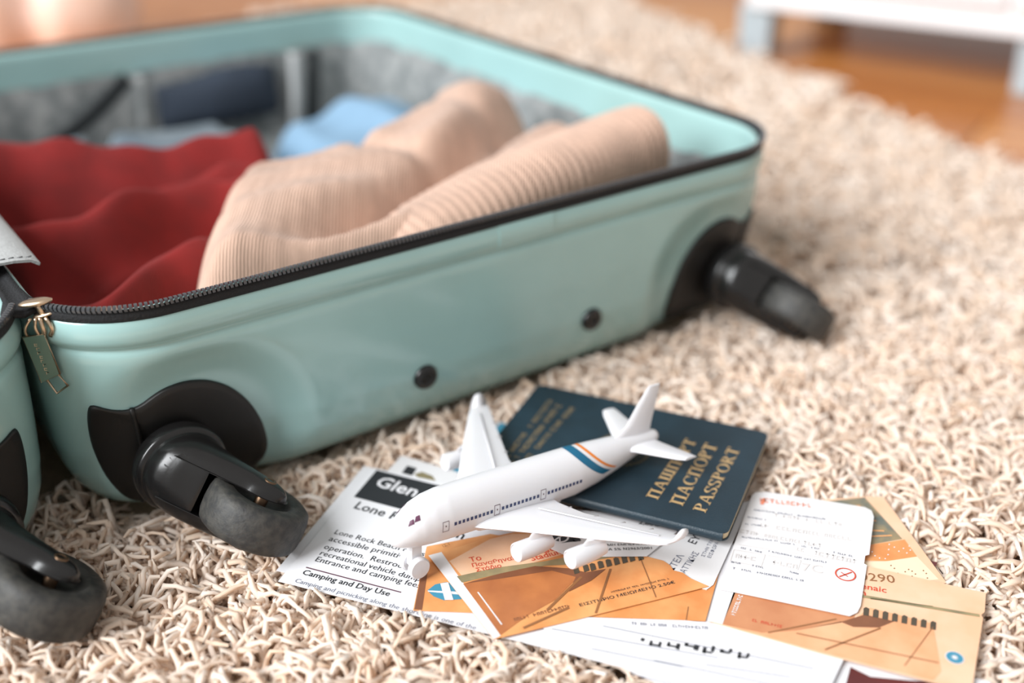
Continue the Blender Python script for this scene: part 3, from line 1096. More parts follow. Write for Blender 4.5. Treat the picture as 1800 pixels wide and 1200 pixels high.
bp.text('seat_number', M_inkp, '7C', (1410, 1003), (1446, 1008), 0.0, 1.0)
c0 = bp.pt((1486, 1010), .0003)
ring = lambda r: [c0 + Vector((r * math.cos(a), r * math.sin(a), 0)) for a in [2 * math.pi * q / 28 for q in range(28)]]
bp.add('no_smoking_sign', M_inkr, ring(.0044) + ring(.0038), [(i, (i + 1) % 28, 28 + (i + 1) % 28, 28 + i) for i in range(28)])
bp.line('no_smoking_sign', M_inkr, (1475, 1014), (1497, 1006), .0006, 5)
bp.line('no_smoking_sign', M_inkr, (1478, 1006), (1490, 1014), .0004, 5)

# left stadium ticket below the torn one
tl = Sheet('stadium_ticket', [(726, 1072), (750, 960), (862, 938), (1265, 1002), (1240, 1091)], .0027, M_tick,
           'orange stadium ticket with blue and white oval emblem under the toy plane nose', 'ticket', TK)
tl.fill('dark_border', M_tickd, [(728, 1071), (742, 1000), (752, 1002), (742, 1072)])
tl.fill('emblem', M_blueink, [(751, 1038), (765, 1027), (785, 1023), (812, 1030), (826, 1043), (812, 1053), (780, 1055), (762, 1048)], 2)
tl.fill('emblem_cross', M_card, [(752, 1038), (826, 1041), (826, 1047), (752, 1040)], 3)
tl.fill('emblem_cross', M_card, [(774, 1026), (788, 1024), (797, 1055), (782, 1055)], 5)
tl.line('fold_line', M_line, (1210, 1066), (1206, 1090), .0004)

# long-distance bus ticket with upright text
kb = Sheet('bus_ticket', [(1085, 990), (1150, 930), (1322, 878), (1254, 1027), (1242, 1036)], .0031, M_card, 'white bus ticket with black Greek lettering running crosswise beside the passport', 'ticket')
kb.text('lettering', M_inkg, 'ΚΤΕΛ', (1183, 1004), (1203, 977), 0.0, .9)
kb.text('lettering', M_inkg, 'ΑΤΤΙΚΗΣ', (1204, 1008), (1229, 972), 0.0, 1.0)
kb.text('bold_lettering', M_ink, 'ΕΥΡΩ', (1222, 957), (1243, 930), .01, 1.0)
kb.text('small_print', M_inkg, 'ΣΤΗΝ ΤΙΜΗ', (1238, 979), (1256, 946), 0.0, .8)
kb.text('small_print', M_inkg, 'ΕΙΣΦΟΡΑ 5%', (1249, 981), (1268, 945), 0.0, .8)
kb.marks('red_print', M_inko, (1186, 955), (1192, 940), .0018, 8)
kb.fill('logo', M_blueink, [(1176, 1004), (1188, 1003), (1200, 1013), (1196, 1018), (1186, 1016)])
kb.fill('logo_mark', M_card, [(1184, 1009), (1192, 1007), (1196, 1014), (1190, 1014)], 2)

# torn stadium ticket in front
tm = Sheet('stadium_ticket', [(868, 1123), (753, 976), (776, 970), (860, 944), (950, 925), (1060, 940), (1132, 976), (1150, 981), (1166, 985), (1178, 993), (1184, 1002), (1200, 1006), (1214, 1016), (1246, 1030), (1160, 1052), (1010, 1089)], .0035, M_tick,
           'torn orange stadium ticket with red bilingual lettering lying under the plane engines', 'ticket', TK)
tm.fill('stub', M_card, [(753, 976), (776, 970), (880, 1117), (868, 1123)])
tm.fill('sky', M_tickL, [(790, 986), (862, 947), (900, 938), (1040, 940), (1020, 965), (900, 1000), (812, 1012)])
tm.fill('olive_band', M_olive, [(803, 1013), (870, 998), (960, 986), (1050, 968), (1112, 972), (1010, 992), (960, 994), (880, 1008), (812, 1024)], 2)
tm.fill('picture_brown', M_tickb, [(814, 1026), (880, 1012), (950, 996), (1000, 1000), (1018, 1012), (975, 1055), (930, 1080), (880, 1116)], 2)
tm.fill('picture_shadow', M_tickd, [(815, 1026), (880, 1008), (940, 995), (1000, 999), (1030, 1006), (1065, 1000), (1040, 1020), (1000, 1040), (1012, 1014), (970, 1003), (880, 1017)], 3)
tm.line('picture_strokes', M_line, (1022, 1014), (962, 1072), .0012, 4)
tm.line('picture_strokes', M_line, (1073, 1000), (1047, 1078), .0009, 4)
tm.line('picture_strokes', M_line, (1126, 982), (1153, 1050), .0004, 4)
tm.line('picture_strokes', M_line, (1000, 1068), (920, 1104), .0012, 4)
tm.line('white_line', M_card, (840, 1041), (882, 1098), .0006, 4)
for i, (x, y) in enumerate(((1012, 1003), (1029, 999), (1041, 997), (1055, 993), (1069, 990), (1083, 987), (1097, 984), (1110, 981), (1125, 979))):
    tm.fill('arches', M_arch, [(x - 5, y - 5), (x - 1, y - 7), (x + 4, y - 6), (x + 7, y + 4), (x - 2, y + 7)], 4)
tm.text('red_lettering', M_inkr, 'Το', (827, 988), (847, 984), .012)
tm.text('red_lettering', M_inkr, 'Παναθηναϊκό', (831, 997), (920, 981), .012)
tm.text('red_lettering', M_inkr, 'Στάδιο', (838, 1005), (882, 997), .012)
tm.text('red_lettering', M_inkr, 'The', (932, 969), (952, 963), .012)
tm.text('red_lettering', M_inkr, 'Panathenaic', (933, 977), (1020, 957), .012)
tm.text('red_lettering', M_inkr, 'Stadium', (935, 986), (992, 972), .012)
tm.text('price_line', M_ink, 'ΕΙΣΙΤΗΡΙΟ ΜΕΙΩΜΕΝΟ 2.50€', (1020, 1066), (1187, 1025), .006, .72)
tm.marks('price_line', M_line, (1075, 1042), (1176, 1018), .0009, 12)
tm.marks('brown_print', M_tickd, (905, 1092), (1000, 1068), .0018, 13)
tm.text('date_print', M_line, 'ΙΣΤ', (780, 962), (793, 957), 0)

# second bus ticket with level text under the wing
ka = Sheet('bus_ticket', [(956, 958), (1000, 978), (1137, 977), (1190, 934), (1180, 910), (1000, 895), (950, 925)], .0042, M_card, 'white bus ticket with a black wheel logo and level Greek print under the near wing', 'ticket')
ka.fill('logo_block', M_ink, [(956, 943), (962, 928), (1012, 936), (1022, 950), (988, 954)])
c1 = ka.pt((984, 944), .0003)
rg = lambda r: [c1 + Vector((r * math.cos(a), r * math.sin(a), 0)) for a in [2 * math.pi * q / 24 for q in range(24)]]
ka.add('logo_wheel', M_card, rg(.0042) + rg(.0034), [(i, (i + 1) % 24, 24 + (i + 1) % 24, 24 + i) for i in range(24)])
ka.line('logo_wheel', M_card, (975, 950), (993, 938), .0007, 5)
ka.line('logo_wheel', M_card, (984, 936), (984, 952), .0006, 5)
ka.text('bold_lettering', M_ink, 'ΚΙ', (1004, 952), (1020, 951), .02)
ka.text('print', M_ink, 'ΣΤΗΝ ΤΙΜΗ ΕΜΠΕΡΙΕΧΕΤΑΙ', (1030, 961), (1152, 957), .004, .85)
ka.text('print', M_ink, 'ΕΙΣΦΟΡΑ 5% Ν2963/2001', (1030, 969), (1146, 965), .004, .85)
ka.text('print', M_inkm, '2,80€', (1122, 921), (1158, 926), .01)

for sh_ in SHEETS:
    sh_.finish()

# ------------------------------------------------------------------ passports
PX, PY, PYAW = .0945, .3932, -.4059


def booklet(name, origin, yaw, w, h, z0, t, mats, label, cat, fan=.0):
    """booklet: x along its long edge, y across; spine on the near long edge; origin = near right corner"""
    M = Matrix.Translation(Vector((origin[0], origin[1], z0))) @ Matrix.Rotation(yaw, 4, 'Z')
    root = empty(name, matrix=M)
    tag(root, label, cat)
    r = .004

    def plate(z_a, z_b, ins, rr):
        pts = []
        for (cx, cy, a0, q) in ((-ins - rr, ins + rr, -90, 1), (-ins - rr, h - ins - rr, 0, 1), (-w + ins + rr, h - ins - rr, 90, 1), (-w + ins + rr, ins + rr, 180, 1)):
            r_ = rr
            for i in range(7):
                a = math.radians(a0 + 90 * i / 6)
                pts.append((cx + r_ * math.cos(a), cy + r_ * math.sin(a)))
        mb = MB()
        b = .0002
        lift = lambda y: fan * y / h
        inset_ = lambda k: [(x * (1 - k / w) - 0 if False else x, y) for x, y in pts]
        mb.loft([[Vector((x, y, z_a + lift(y) * (z_a / t))) for x, y in pts], [Vector((x, y, z_b + lift(y) * (z_b / t))) for x, y in pts]])
        return mb
    plate(0, .0007, 0, r).build('back_cover', mats[0], root, deg=40)
    plate(.0007, t - .0007, .0005, r).build('pages', mats[1], root, deg=40)
    fc = plate(t - .0007, t, 0, r).build('front_cover', mats[0], root, deg=40)
    # rounded spine on the near edge
    mb = MB()
    rings = []
    for i in range(20):
        x = -.002 - (w - .004) * i / 19
        rings.append([Vector((x, .0012 - .0022 * math.sin(a) * 1.0, t / 2 + t / 2 * math.cos(a))) for a in [math.pi * k / 10 for k in range(11)]])
    mb.loft(rings).build('spine', mats[0], root, deg=60)
    return root, M, fc


booklet('maroon_passport', G(1196, 930, .0052)[:2], PYAW - .05, .080, .060, .0046, .0030, (M_maroon, M_pages), 'maroon passport booklet lying underneath the navy passport', 'passport')
PZ, PT = .0078, .0048
passport, PM, fc = booklet('navy_passport', (PX, PY), PYAW, .125, .088, PZ, PT, (M_cover, M_pages), 'navy blue passport with gold foil lettering under the toy plane tail', 'passport', fan=.0012)
ptop = lambda y: PT + .0012 * y / .088
PINV = PM.inverted()


def pp(x, y):
    q = PINV @ G(x, y, PZ + PT + .0006)
    return Vector((q.x, q.y, 0))


# serif capitals drawn as strokes: (x0,y0,x1,y1,width) plus arcs; unit cap height
def serif_letter(ch):
    st, arcs, w = [], [], .7
    T, t, sr = .17, .07, .13

    def stem(x):
        st.append((x, 0, x, 1, T))
        for y in (t / 2, 1 - t / 2):
            st.append((x - sr - .04, y, x + sr + .04, y, t))
    if ch == 'П':
        stem(.17); stem(.67); st.append((.17, 1 - t, .67, 1 - t, t * 2)); w = .84
    elif ch == 'Ш':
        stem(.17); stem(.55); stem(.93); st.append((.17, t, .93, t, t * 2)); w = 1.1
    elif ch in 'АA':
        st += [(.10, 0, .40, 1, t * 1.2), (.72, 0, .42, 1, T), (.18, .33, .62, .33, t), (-.02, t / 2, .24, t / 2, t), (.54, t / 2, .88, t / 2, t)]; w = .86
    elif ch in 'ОO':
        arcs.append((.42, .5, .36, .46, 0, 360)); w = .84
    elif ch in 'СC':
        arcs.append((.42, .5, .36, .46, 45, 315)); st.append((.70, .66, .70, .95, t)); st.append((.70, .06, .70, .3, t)); w = .8
    elif ch in 'РP':
        stem(.17); arcs.append((.30, .735, .26, .23, -90, 90)); st += [(.17, .965, .32, .965, t), (.17, .50, .32, .50, t)]; w = .66
    elif ch in 'ТT':
        st += [(.36, 0, .36, 1, T), (.18, t / 2, .54, t / 2, t), (.02, .96, .70, .96, t * 1.1), (.04, .78, .04, .98, t), (.68, .78, .68, .98, t)]; w = .74
    elif ch == 'S':
        arcs += [(.30, .735, .22, .225, 30, 270), (.30, .27, .24, .235, -150, 90)]; st += [(.53, .70, .53, .97, t), (.06, .03, .06, .3, t)]; w = .62
    elif ch == 'R':
        stem(.17); arcs.append((.30, .735, .26, .23, -90, 90)); st += [(.17, .965, .32, .965, t), (.17, .50, .32, .50, t), (.34, .5, .70, .03, T), (.60, t / 2, .84, t / 2, t)]; w = .82
    return st, arcs, w


def serif_word(word, a, b, cap, mb, zoff=.00012):
    tot = sum(serif_letter(c)[2] + .06 for c in word)
    d = b - a
    k = d.length / tot
    d.normalize()
    n = Vector((-d.y, d.x, 0))
    x = 0
    for c in word:
        st, arcs, w = serif_letter(c)
        P = lambda px_, py_: (a + d * ((x + px_) * k) + n * (py_ * cap))
        Z = lambda v: Vector((v.x, v.y, ptop(v.y) + zoff))
        for (x0, y0, x1, y1, ww) in st:
            if abs(y1 - y0) > abs(x1 - x0) * .8:                       # upright stroke: width measured across
                q = [(x0 - ww / 2, y0), (x0 + ww / 2, y0), (x1 + ww / 2, y1), (x1 - ww / 2, y1)]
            else:
                q = [(x0, y0 - ww / 2), (x1, y1 - ww / 2), (x1, y1 + ww / 2), (x0, y0 + ww / 2)]
            mb.add([Z(P(*p)) for p in q], [(0, 1, 2, 3)])
        for (cx, cy, rx, ry, a0, a1) in arcs:
            n_ = 20
            vs = []
            for i in range(n_ + 1):
                t = math.radians(a0 + (a1 - a0) * i / n_)
                th = .045 + .055 * abs(math.cos(t))
                vs.append(Z(P(cx + (rx + th / 2 * 1.2) * math.cos(t), cy + (ry + .02) * math.sin(t))))
                vs.append(Z(P(cx + (rx - th * 1.1) * math.cos(t), cy + (ry - .04) * math.sin(t))))
            mb.add(vs, [(2 * i, 2 * i + 2, 2 * i + 3, 2 * i + 1) for i in range(n_)])
        x += w + .06


mb = MB()
for wd, a, b, c in (('ПАШПОРТ', (1156, 877), (1226, 775), (1135, 871)), ('ПАСПОРТ', (1200, 888), (1263, 783), (1176, 882)), ('PASSPORT', (1240, 900), (1302, 790), (1218, 893))):
    A_, B_, C_ = pp(*a), pp(*b), pp(*c)
    serif_word(wd, A_, B_, abs((C_ - A_).cross((B_ - A_).normalized()).z), mb)
fl = build('gold_lettering', mb.v, mb.f, M_foil, fc, smooth=False, fix=False)
mb = MB()
rr = random.Random(4)
for a, b, hh in (((893, 806), (971, 708), .0028), ((906, 814), (986, 716), .0030), ((928, 810), (1010, 720), .0028)):
    A_, B_ = pp(*a), pp(*b)
    d = B_ - A_
    L = d.length
    d.normalize()
    n = Vector((-d.y, d.x, 0))
    x = 0
    while x < L:
        w = hh * rr.uniform(.5, .9)
        if rr.random() < .88:
            for (x0, x1, y0, y1) in rr.choice([((0, .3, 0, 1), (.3, 1, 0, .2), (.3, 1, .8, 1)), ((0, .28, 0, 1), (.72, 1, 0, 1), (.28, .72, .4, .6)), ((.36, .64, 0, 1), (0, 1, .8, 1)), ((0, .28, 0, 1), (.72, 1, 0, 1), (.28, .72, .8, 1))]):
                q = [A_ + d * (x + p * w) + n * (y * hh) for p, y in ((x0, y0), (x1, y0), (x1, y1), (x0, y1))]
                mb.add([Vector((v.x, v.y, ptop(v.y) + .00012)) for v in q], [(0, 1, 2, 3)])
        x += w + hh * .2
build('country_lettering', mb.v, mb.f, M_foil2, fc, smooth=False, fix=False)
# emblem: leafy wreath ring
mb = MB()
ec = pp(1093, 790)
for i in range(44):
    a = 2 * math.pi * i / 44
    for r0, r1, w in ((.0118, .0150, .0011), (.0090, .0112, .0009)):
        if r0 < .01 and i % 2:
            continue
        d = Vector((math.cos(a + .5), math.sin(a + .5), 0))
        c = ec + Vector((math.cos(a) * r0, math.sin(a) * r0, 0))
        n = Vector((-d.y, d.x, 0)) * w / 2
        e_ = c + d * (r1 - r0)
        mb.add([Vector((v.x, v.y, ptop(v.y) + .00012)) for v in (c, (c + e_) / 2 - n, e_, (c + e_) / 2 + n)], [(0, 1, 2, 3)])
build('wreath_emblem', mb.v, mb.f, M_foil2, fc, smooth=False, fix=False)

# ------------------------------------------------------------------ toy plane
d_ = Vector((.8102, .5794, -.0887))
n_ = Vector((.5844, -.8102, .0452))
u_ = Vector((.0457, .0885, .9950))
n_ = (n_ - d_ * n_.dot(d_)).normalized()
u_ = (-n_).cross(d_) * -1
PMX = Matrix((d_, -n_, u_)).transposed().to_4x4()
PMX.translation = Vector((-.0510, .3721, .0309))
plane = empty('toy_airplane', matrix=PMX)
tag(plane, 'small white plastic toy jet airliner resting on the passport and papers', 'toy airplane')
# local: x nose to tail, y away from the viewer, z up
ST = np.array([(0, -.0045, .0004, .0004), (.0006, -.0044, .0026, .0026), (.0020, -.0040, .0045, .0045), (.0045, -.0031, .0062, .0064), (.008, -.0021, .0078, .0084), (.0125, -.0010, .0090, .0101), (.018, -.0003, .0098, .0113), (.025, 0, .0104, .0119),
               (.040, 0, .0106, .0121), (.075, 0, .0106, .0121), (.095, .0002, .0104, .0117), (.108, .0010, .0094, .0103), (.120, .0022, .0078, .0083), (.132, .0034, .0057, .0060), (.142, .0043, .0041, .0042), (.147, .0047, .0034, .0034), (.1485, .0048, .0026, .0026), (.1489, .0048, .0004, .0004)])


def fus(x, phi, off=0.0):
    """phi from the top, positive towards the near side"""
    zc, ry, rz = (np.interp(x, ST[:, 0], ST[:, k]) for k in (1, 2, 3))
    return Vector((x, -(ry + off) * math.sin(phi), zc + (rz + off) * math.cos(phi)))


xs = np.unique(np.concatenate([ST[:, 0], np.linspace(.01, .145, 60)]))
MB().loft([[fus(x, 2 * math.pi * k / 40) for k in range(40)] for x in xs]).build('fuselage', M_white, plane)
fus_o = plane.children[0]


def wing_loft(secs, name, parent=plane, mat=M_white, thick_lo=.45):
    """secs: (xLE, xTE, y, z, thickness)"""
    rings = []
    for (a, b, y, z, th) in secs:
        c = b - a
        prof = [(0, 0), (.03, .5), (.12, .85), (.35, 1), (.65, .75), (.9, .4), (1, .16), (1, -.16), (.9, -.35), (.65, -.5), (.35, -.6), (.12, -.55), (.03, -.35)]
        rings.append([Vector((a + c * p, y, z + q * th / 1.6)) for p, q in prof])
    return MB().loft(rings).build(name, mat, parent, deg=60)


for s in (-1, 1):
    wg = wing_loft([(.034, .080, s * .006, -.0062, .0050), (.040, .0795, s * .013, -.0055, .0042), (.0525, .0815, s * .028, -.0035, .0032), (.070, .0905, s * .050, -.0008, .0026), (.0860, .0988, s * .0695, .0018, .0020), (.0885, .0995, s * .0722, .0024, .0018)], 'wing')
    # upturned tip
    rings = []
    for k, (x0, x1, y, z) in enumerate(((.0880, .0990, .0712, .0020), (.0895, .0995, .0730, .0036), (.0912, .0990, .0742, .0060), (.0925, .0978, .0746, .0082), (.0935, .0965, .0746, .0090))):
        w = .0011 if k < 4 else .0004
        rings.append([Vector((x0, s * y, z)), Vector(((x0 + x1) / 2, s * (y - w), z)), Vector((x1, s * y, z)), Vector(((x0 + x1) / 2, s * (y + w), z))])
    MB().loft(rings).build('wingtip', M_white, wg)
    mbf = MB()
    for (y, ext) in ((.020, .004), (.034, .003), (.046, .003), (.058, .002)):
        xt = float(np.interp(y, [.013, .028, .050, .0695], [.0795, .0815, .0905, .0988]))
        zt = float(np.interp(y, [.013, .028, .050, .0695], [-.0055, -.0035, -.0008, .0018]))
        mbf.tube([(xt - .010, s * y, zt - .0008), (xt - .004, s * y, zt - .0004), (xt + .0008, s * y, zt + .0002)], [.0004, .0011, .0005], 8)
    for (x0, y0, z0, x1, y1, z1) in ((.066, .016, -.0025, .0905, .066, .0028),):
        mbf.tube([(x0, s * y0, z0 + .0004), (x1, s * y1, z1 + .0001)], .00035, 6)
    mbf.build('flap_track', M_white, wg)
    for (x, y, z) in ((.0448, .0285, -.0108), (.0580, .0480, -.0078)):
        eng = MB().lathe([(.0002, .0006), (.0034, .0006), (.0036, 0), (.0041, .0003), (.0043, .0012), (.0043, .008), (.0040, .013), (.0031, .0185), (.0026, .0188), (.0002, .0188)], Matrix.Translation((x, s * y, z)) @ Matrix.Rotation(math.pi / 2, 4, 'Y'), 28)
        zw = float(np.interp(y, [.013, .028, .050, .0695], [-.0055, -.0035, -.0008, .0018]))
        rings = []
        for zz, x0, x1, w in ((z + .002, x + .004, x + .018, .0010), (zw - .0005, x + .008, x + .026, .0011)):
            rings.append([Vector((x0, s * y, zz)), Vector((x0 + .002, s * y - w, zz)), Vector((x1 - .002, s * y - w, zz)), Vector((x1, s * y, zz)), Vector((x1 - .002, s * y + w, zz)), Vector((x0 + .002, s * y + w, zz))])
        eng.loft(rings)
        eng.build('engine', M_white, plane, deg=45)
    wing_loft([(.122, .1455, s * .001, .0040, .0034), (.1285, .1458, s * .008, .0046, .0028), (.1375, .1472, s * .026, .0066, .0018), (.1400, .1472, s * .0295, .0070, .0012)], 'stabilizer')
# fin
rings = []
for (z, a, b, w) in ((.0055, .113, .1440, .0012), (.0092, .1175, .1440, .0013), (.0110, .1230, .1442, .0013), (.0145, .1283, .1447, .0012), (.0225, .1335, .1462, .0011), (.0300, .1388, .1476, .0009), (.0325, .1408, .1478, .0006)):
    c = b - a
    rings.append([Vector((a + c * p, q * w, z)) for p, q in ((0, 0), (.06, .6), (.25, 1), (.7, 1), (1, .45), (1, -.45), (.7, -1), (.25, -1), (.06, -.6))])
MB().loft(rings).build('tail_fin', M_white, plane, deg=50)
# belly fairing and nose gear
MB().loft([[Vector((x, ry * math.sin(2 * math.pi * k / 20), -.0085 + rz * math.cos(2 * math.pi * k / 20))) for k in range(20)] for x, ry, rz in ((.036, .001, .001), (.042, .008, .004), (.055, .0098, .0052), (.075, .0098, .0052), (.086, .007, .004), (.092, .001, .001))]).build('belly_fairing', M_white, plane)
gear = MB()
gear.box((.0125, 0, -.0150), (.0048, .0042, .0120))
gear.build('nose_gear_strut', M_white, plane, smooth=False)
for s in (-1, 1):
    MB().lathe([(.0003, 0), (.0040, 0), (.0049, .0008), (.0050, .0026), (.0044, .0034), (.0003, .0036)], Matrix.Translation((.0125, s * .0020, -.0208)) @ Matrix.Rotation(s * -math.pi / 2, 4, 'X'), 28).build('nose_wheel', M_white, plane, deg=40)
for s in (-1, 1):
    MB().lathe([(.0003, 0), (.0030, 0), (.0036, .0008), (.0036, .0024), (.0003, .0028)], Matrix.Translation((.078, s * .0050, -.0150)) @ Matrix.Rotation(s * -math.pi / 2, 4, 'X'), 24).build('main_wheel', M_white, plane, deg=40)


def patch(mb, x0, x1, p0, p1, off=.00012, n=1):
    V = [fus(x, p, off) for x in (x0, x1) for p in [p0 + (p1 - p0) * i / n for i in range(n + 1)]]
    mb.add(V, [(i, i + 1, n + 2 + i, n + 1 + i) for i in range(n)])


for s in (1, -1):
    mb = MB()
    for g0, g1, cnt in ((.0262, .0445, 10), (.0505, .0695, 10), (.0755, .0940, 10)):
        for i in range(cnt):
            x = g0 + (g1 - g0) * i / (cnt - 1)
            patch(mb, x - .00062, x + .00062, s * 1.50, s * 1.63)
    build('windows', mb.v, mb.f, M_wblue, fus_o, smooth=False, fix=False)
    for x in (.0216, .0475, .0725):
        mb = MB()
        for (a, b, p, q) in ((-.0015, -.0013, 1.36, 1.78), (.0013, .0015, 1.36, 1.78), (-.0015, .0015, 1.36, 1.38), (-.0015, .0015, 1.76, 1.78), (-.00025, .00025, 1.52, 1.58)):
            patch(mb, x + a, x + b, s * p, s * q, n=4)
        build('door', mb.v, mb.f, M_inkm, fus_o, smooth=False, fix=False)
    mb = MB()
    for a, b in ((.0068, .0088), (.0094, .0114)):
        V = []
        for i in range(4):
            k = i / 3
            for j in range(4):
                q = j / 3
                V.append(fus((a + .0004 - .0012 * q) * (1 - k) + (b - .0004 * q) * k, s * ((.62 + .04 * k) * (1 - q) + (.84 + .06 * k) * q), .0002))
        mb.add(V, [(i * 4 + j, i * 4 + j + 1, i * 4 + j + 5, i * 4 + j + 4) for i in range(3) for j in range(3)])
    build('cockpit_window', mb.v, mb.f, M_wred, fus_o, smooth=False, fix=False)
for nm, mt, x0, wd in (('blue_stripe', M_stripe, .0925, .0052), ('orange_stripe', M_orange, .1000, .0018)):
    mb = MB()
    N = 36
    V = []
    for i in range(N + 1):
        ph = -1.75 + 3.5 * i / N
        sl = .0052 * ph * ph
        for k in range(4):
            V.append(fus(x0 + sl + wd * k / 3, ph, .00012))
    mb.add(V, [(i * 4 + k, i * 4 + k + 1, (i + 1) * 4 + k + 1, (i + 1) * 4 + k) for i in range(N) for k in range(3)])
    build(nm, mb.v, mb.f, mt, fus_o, smooth=True, fix=False)

# ------------------------------------------------------------------ background furniture and bundle
fa, fb = Vector((.290, 1.425, 0)), Vector((.543, 1.262, 0))
fd = (fb - fa).normalized()
fn = Vector((-fd.y, fd.x, 0))
if fn.y < 0:
    fn = -fn
FM = Matrix((fd, fn, Vector((0, 0, 1)))).transposed().to_4x4()
FM.translation = Vector((fa.x, fa.y, FLOOR_Z))
cab = empty('white_cabinet', matrix=FM)
tag(cab, 'low white lacquered cabinet on short legs beyond the rug', 'cabinet')
bx = MB()
L_, D_, H_ = .62, .40, .42
bx.loft([[Vector((x, y, z)) for x, y in ((.0, .006), (.006, 0), (L_ - .006, 0), (L_, .006), (L_, D_), (0, D_))] for z in (.066, .068, H_)])
bx.build('body', M_sofa, cab, deg=30)
for i, x in enumerate((.003, .313)):
    dr = MB().box((x + .152, -.006, .255), (.300, .012, .31)).build('door', M_sofa, cab, smooth=False)
    MB().tube([(x + (.27 if i == 0 else .035), -.016, .2), (x + (.27 if i == 0 else .035), -.02, .25), (x + (.27 if i == 0 else .035), -.016, .3)], .004, 8).build('handle', M_leg, dr)
for x, y in ((.012, .03), (.345, .03), (.02, .30), (.58, .34)):
    mb = MB()
    mb.loft([[Vector((x + dx * k, y + dy * k, z)) for dx, dy in ((-.021, -.021), (.021, -.021), (.021, .021), (-.021, .021))] for z, k in ((0, .86), (.004, .92), (.067, 1.0))])
    mb.build('leg', M_leg if y < .1 else M_dark, cab, smooth=False)  # back legs get a dark colour that paints in the shade they stand in

# pale pink bundle on the floor behind the case
mb = MB()
bc_ = G(70, 40, 0.0)
rings = []
cx, cy = -.635, 1.44
NN, MM = 48, 30
V = []
for i in range(NN + 1):
    th = math.pi * i / NN
    for j in range(MM):
        ph = 2 * math.pi * j / MM
        x = math.cos(th)
        rad = math.sin(th) ** .6
        gx = x * .160
        dip = math.exp(-((gx - .050) / .024) ** 2)
        r = rad * (1 - .34 * dip)
        V.append((gx, r * .085 * math.cos(ph), max(-.5, r * .09 * math.sin(ph)) + .068 - .02 * dip))
F = [(i * MM + j, i * MM + (j + 1) % MM, (i + 1) * MM + (j + 1) % MM, (i + 1) * MM + j) for i in range(NN) for j in range(MM)]
bd = build('pink_bundle', [(x + cx, y + cy, max(z + FLOOR_Z, FLOOR_Z)) for x, y, z in V], F, M_pink, loc=(cx, cy, FLOOR_Z))
tag(bd, 'soft pale pink bundle on the wooden floor behind the suitcase', 'bundle')

# ------------------------------------------------------------------ shaggy rug
RA, RB = np.array([.44, .915]), np.array([.199, 1.594])           # two points of its right edge
rd_ = (RB - RA) / np.linalg.norm(RB - RA)
rn_ = np.array([rd_[1], -rd_[0]])                                 # outwards, to the right
RFAR = .915                                                       # along rd_ from RA to the far corner


def rug_in(x, y, marg=0.0):
    p = np.stack([x - RA[0], y - RA[1]], -1)
    wob = .006 * np.sin((p @ rd_) * 45) + .004 * np.sin((p @ rd_) * 110 + 1)
    left = (x + .30) * (-.51) - (y - 1.66) * (-.30)                # far-left edge running behind the case
    return ((p @ rn_) < wob - marg) & ((p @ rd_) < RFAR - marg + .01 * np.sin((p @ rn_) * 30)) & (left < .004 * np.sin(y * 60) - marg)


def in_poly(x, y, poly):
    inside = np.zeros(x.shape, bool)
    n = len(poly)
    for i in range(n):
        x1, y1 = poly[i]
        x2, y2 = poly[(i + 1) % n]
        if y1 == y2:
            continue
        c = ((y1 > y) != (y2 > y)) & (x < (x2 - x1) * (y - y1) / (y2 - y1) + x1)
        inside ^= c
    return inside


ca, sa = math.cos(S_YAW), math.sin(S_YAW)


def case_uv(x, y):
    dx, dy = x - S_O.x, y - S_O.y
    return -(dx * ca + dy * sa), -dx * sa + dy * ca


pass_poly = [tuple((PM @ Vector(p))[:2]) for p in ((0, 0, 0), (0, .088, 0), (-.125, .088, 0), (-.125, 0, 0))]
paper_polys = [s_.poly for s_ in SHEETS] + [pass_poly]


def footprint(x, y, grow=0.0):
    u, v = case_uv(x, y)
    m = (u > .012 - grow) & (u < 2 * SW - .012 + grow) & (v > .012 - grow) & (v < SL - .012 + grow)
    gap = (np.abs(u - SW) < .016) & (v < .06)
    return m & ~gap


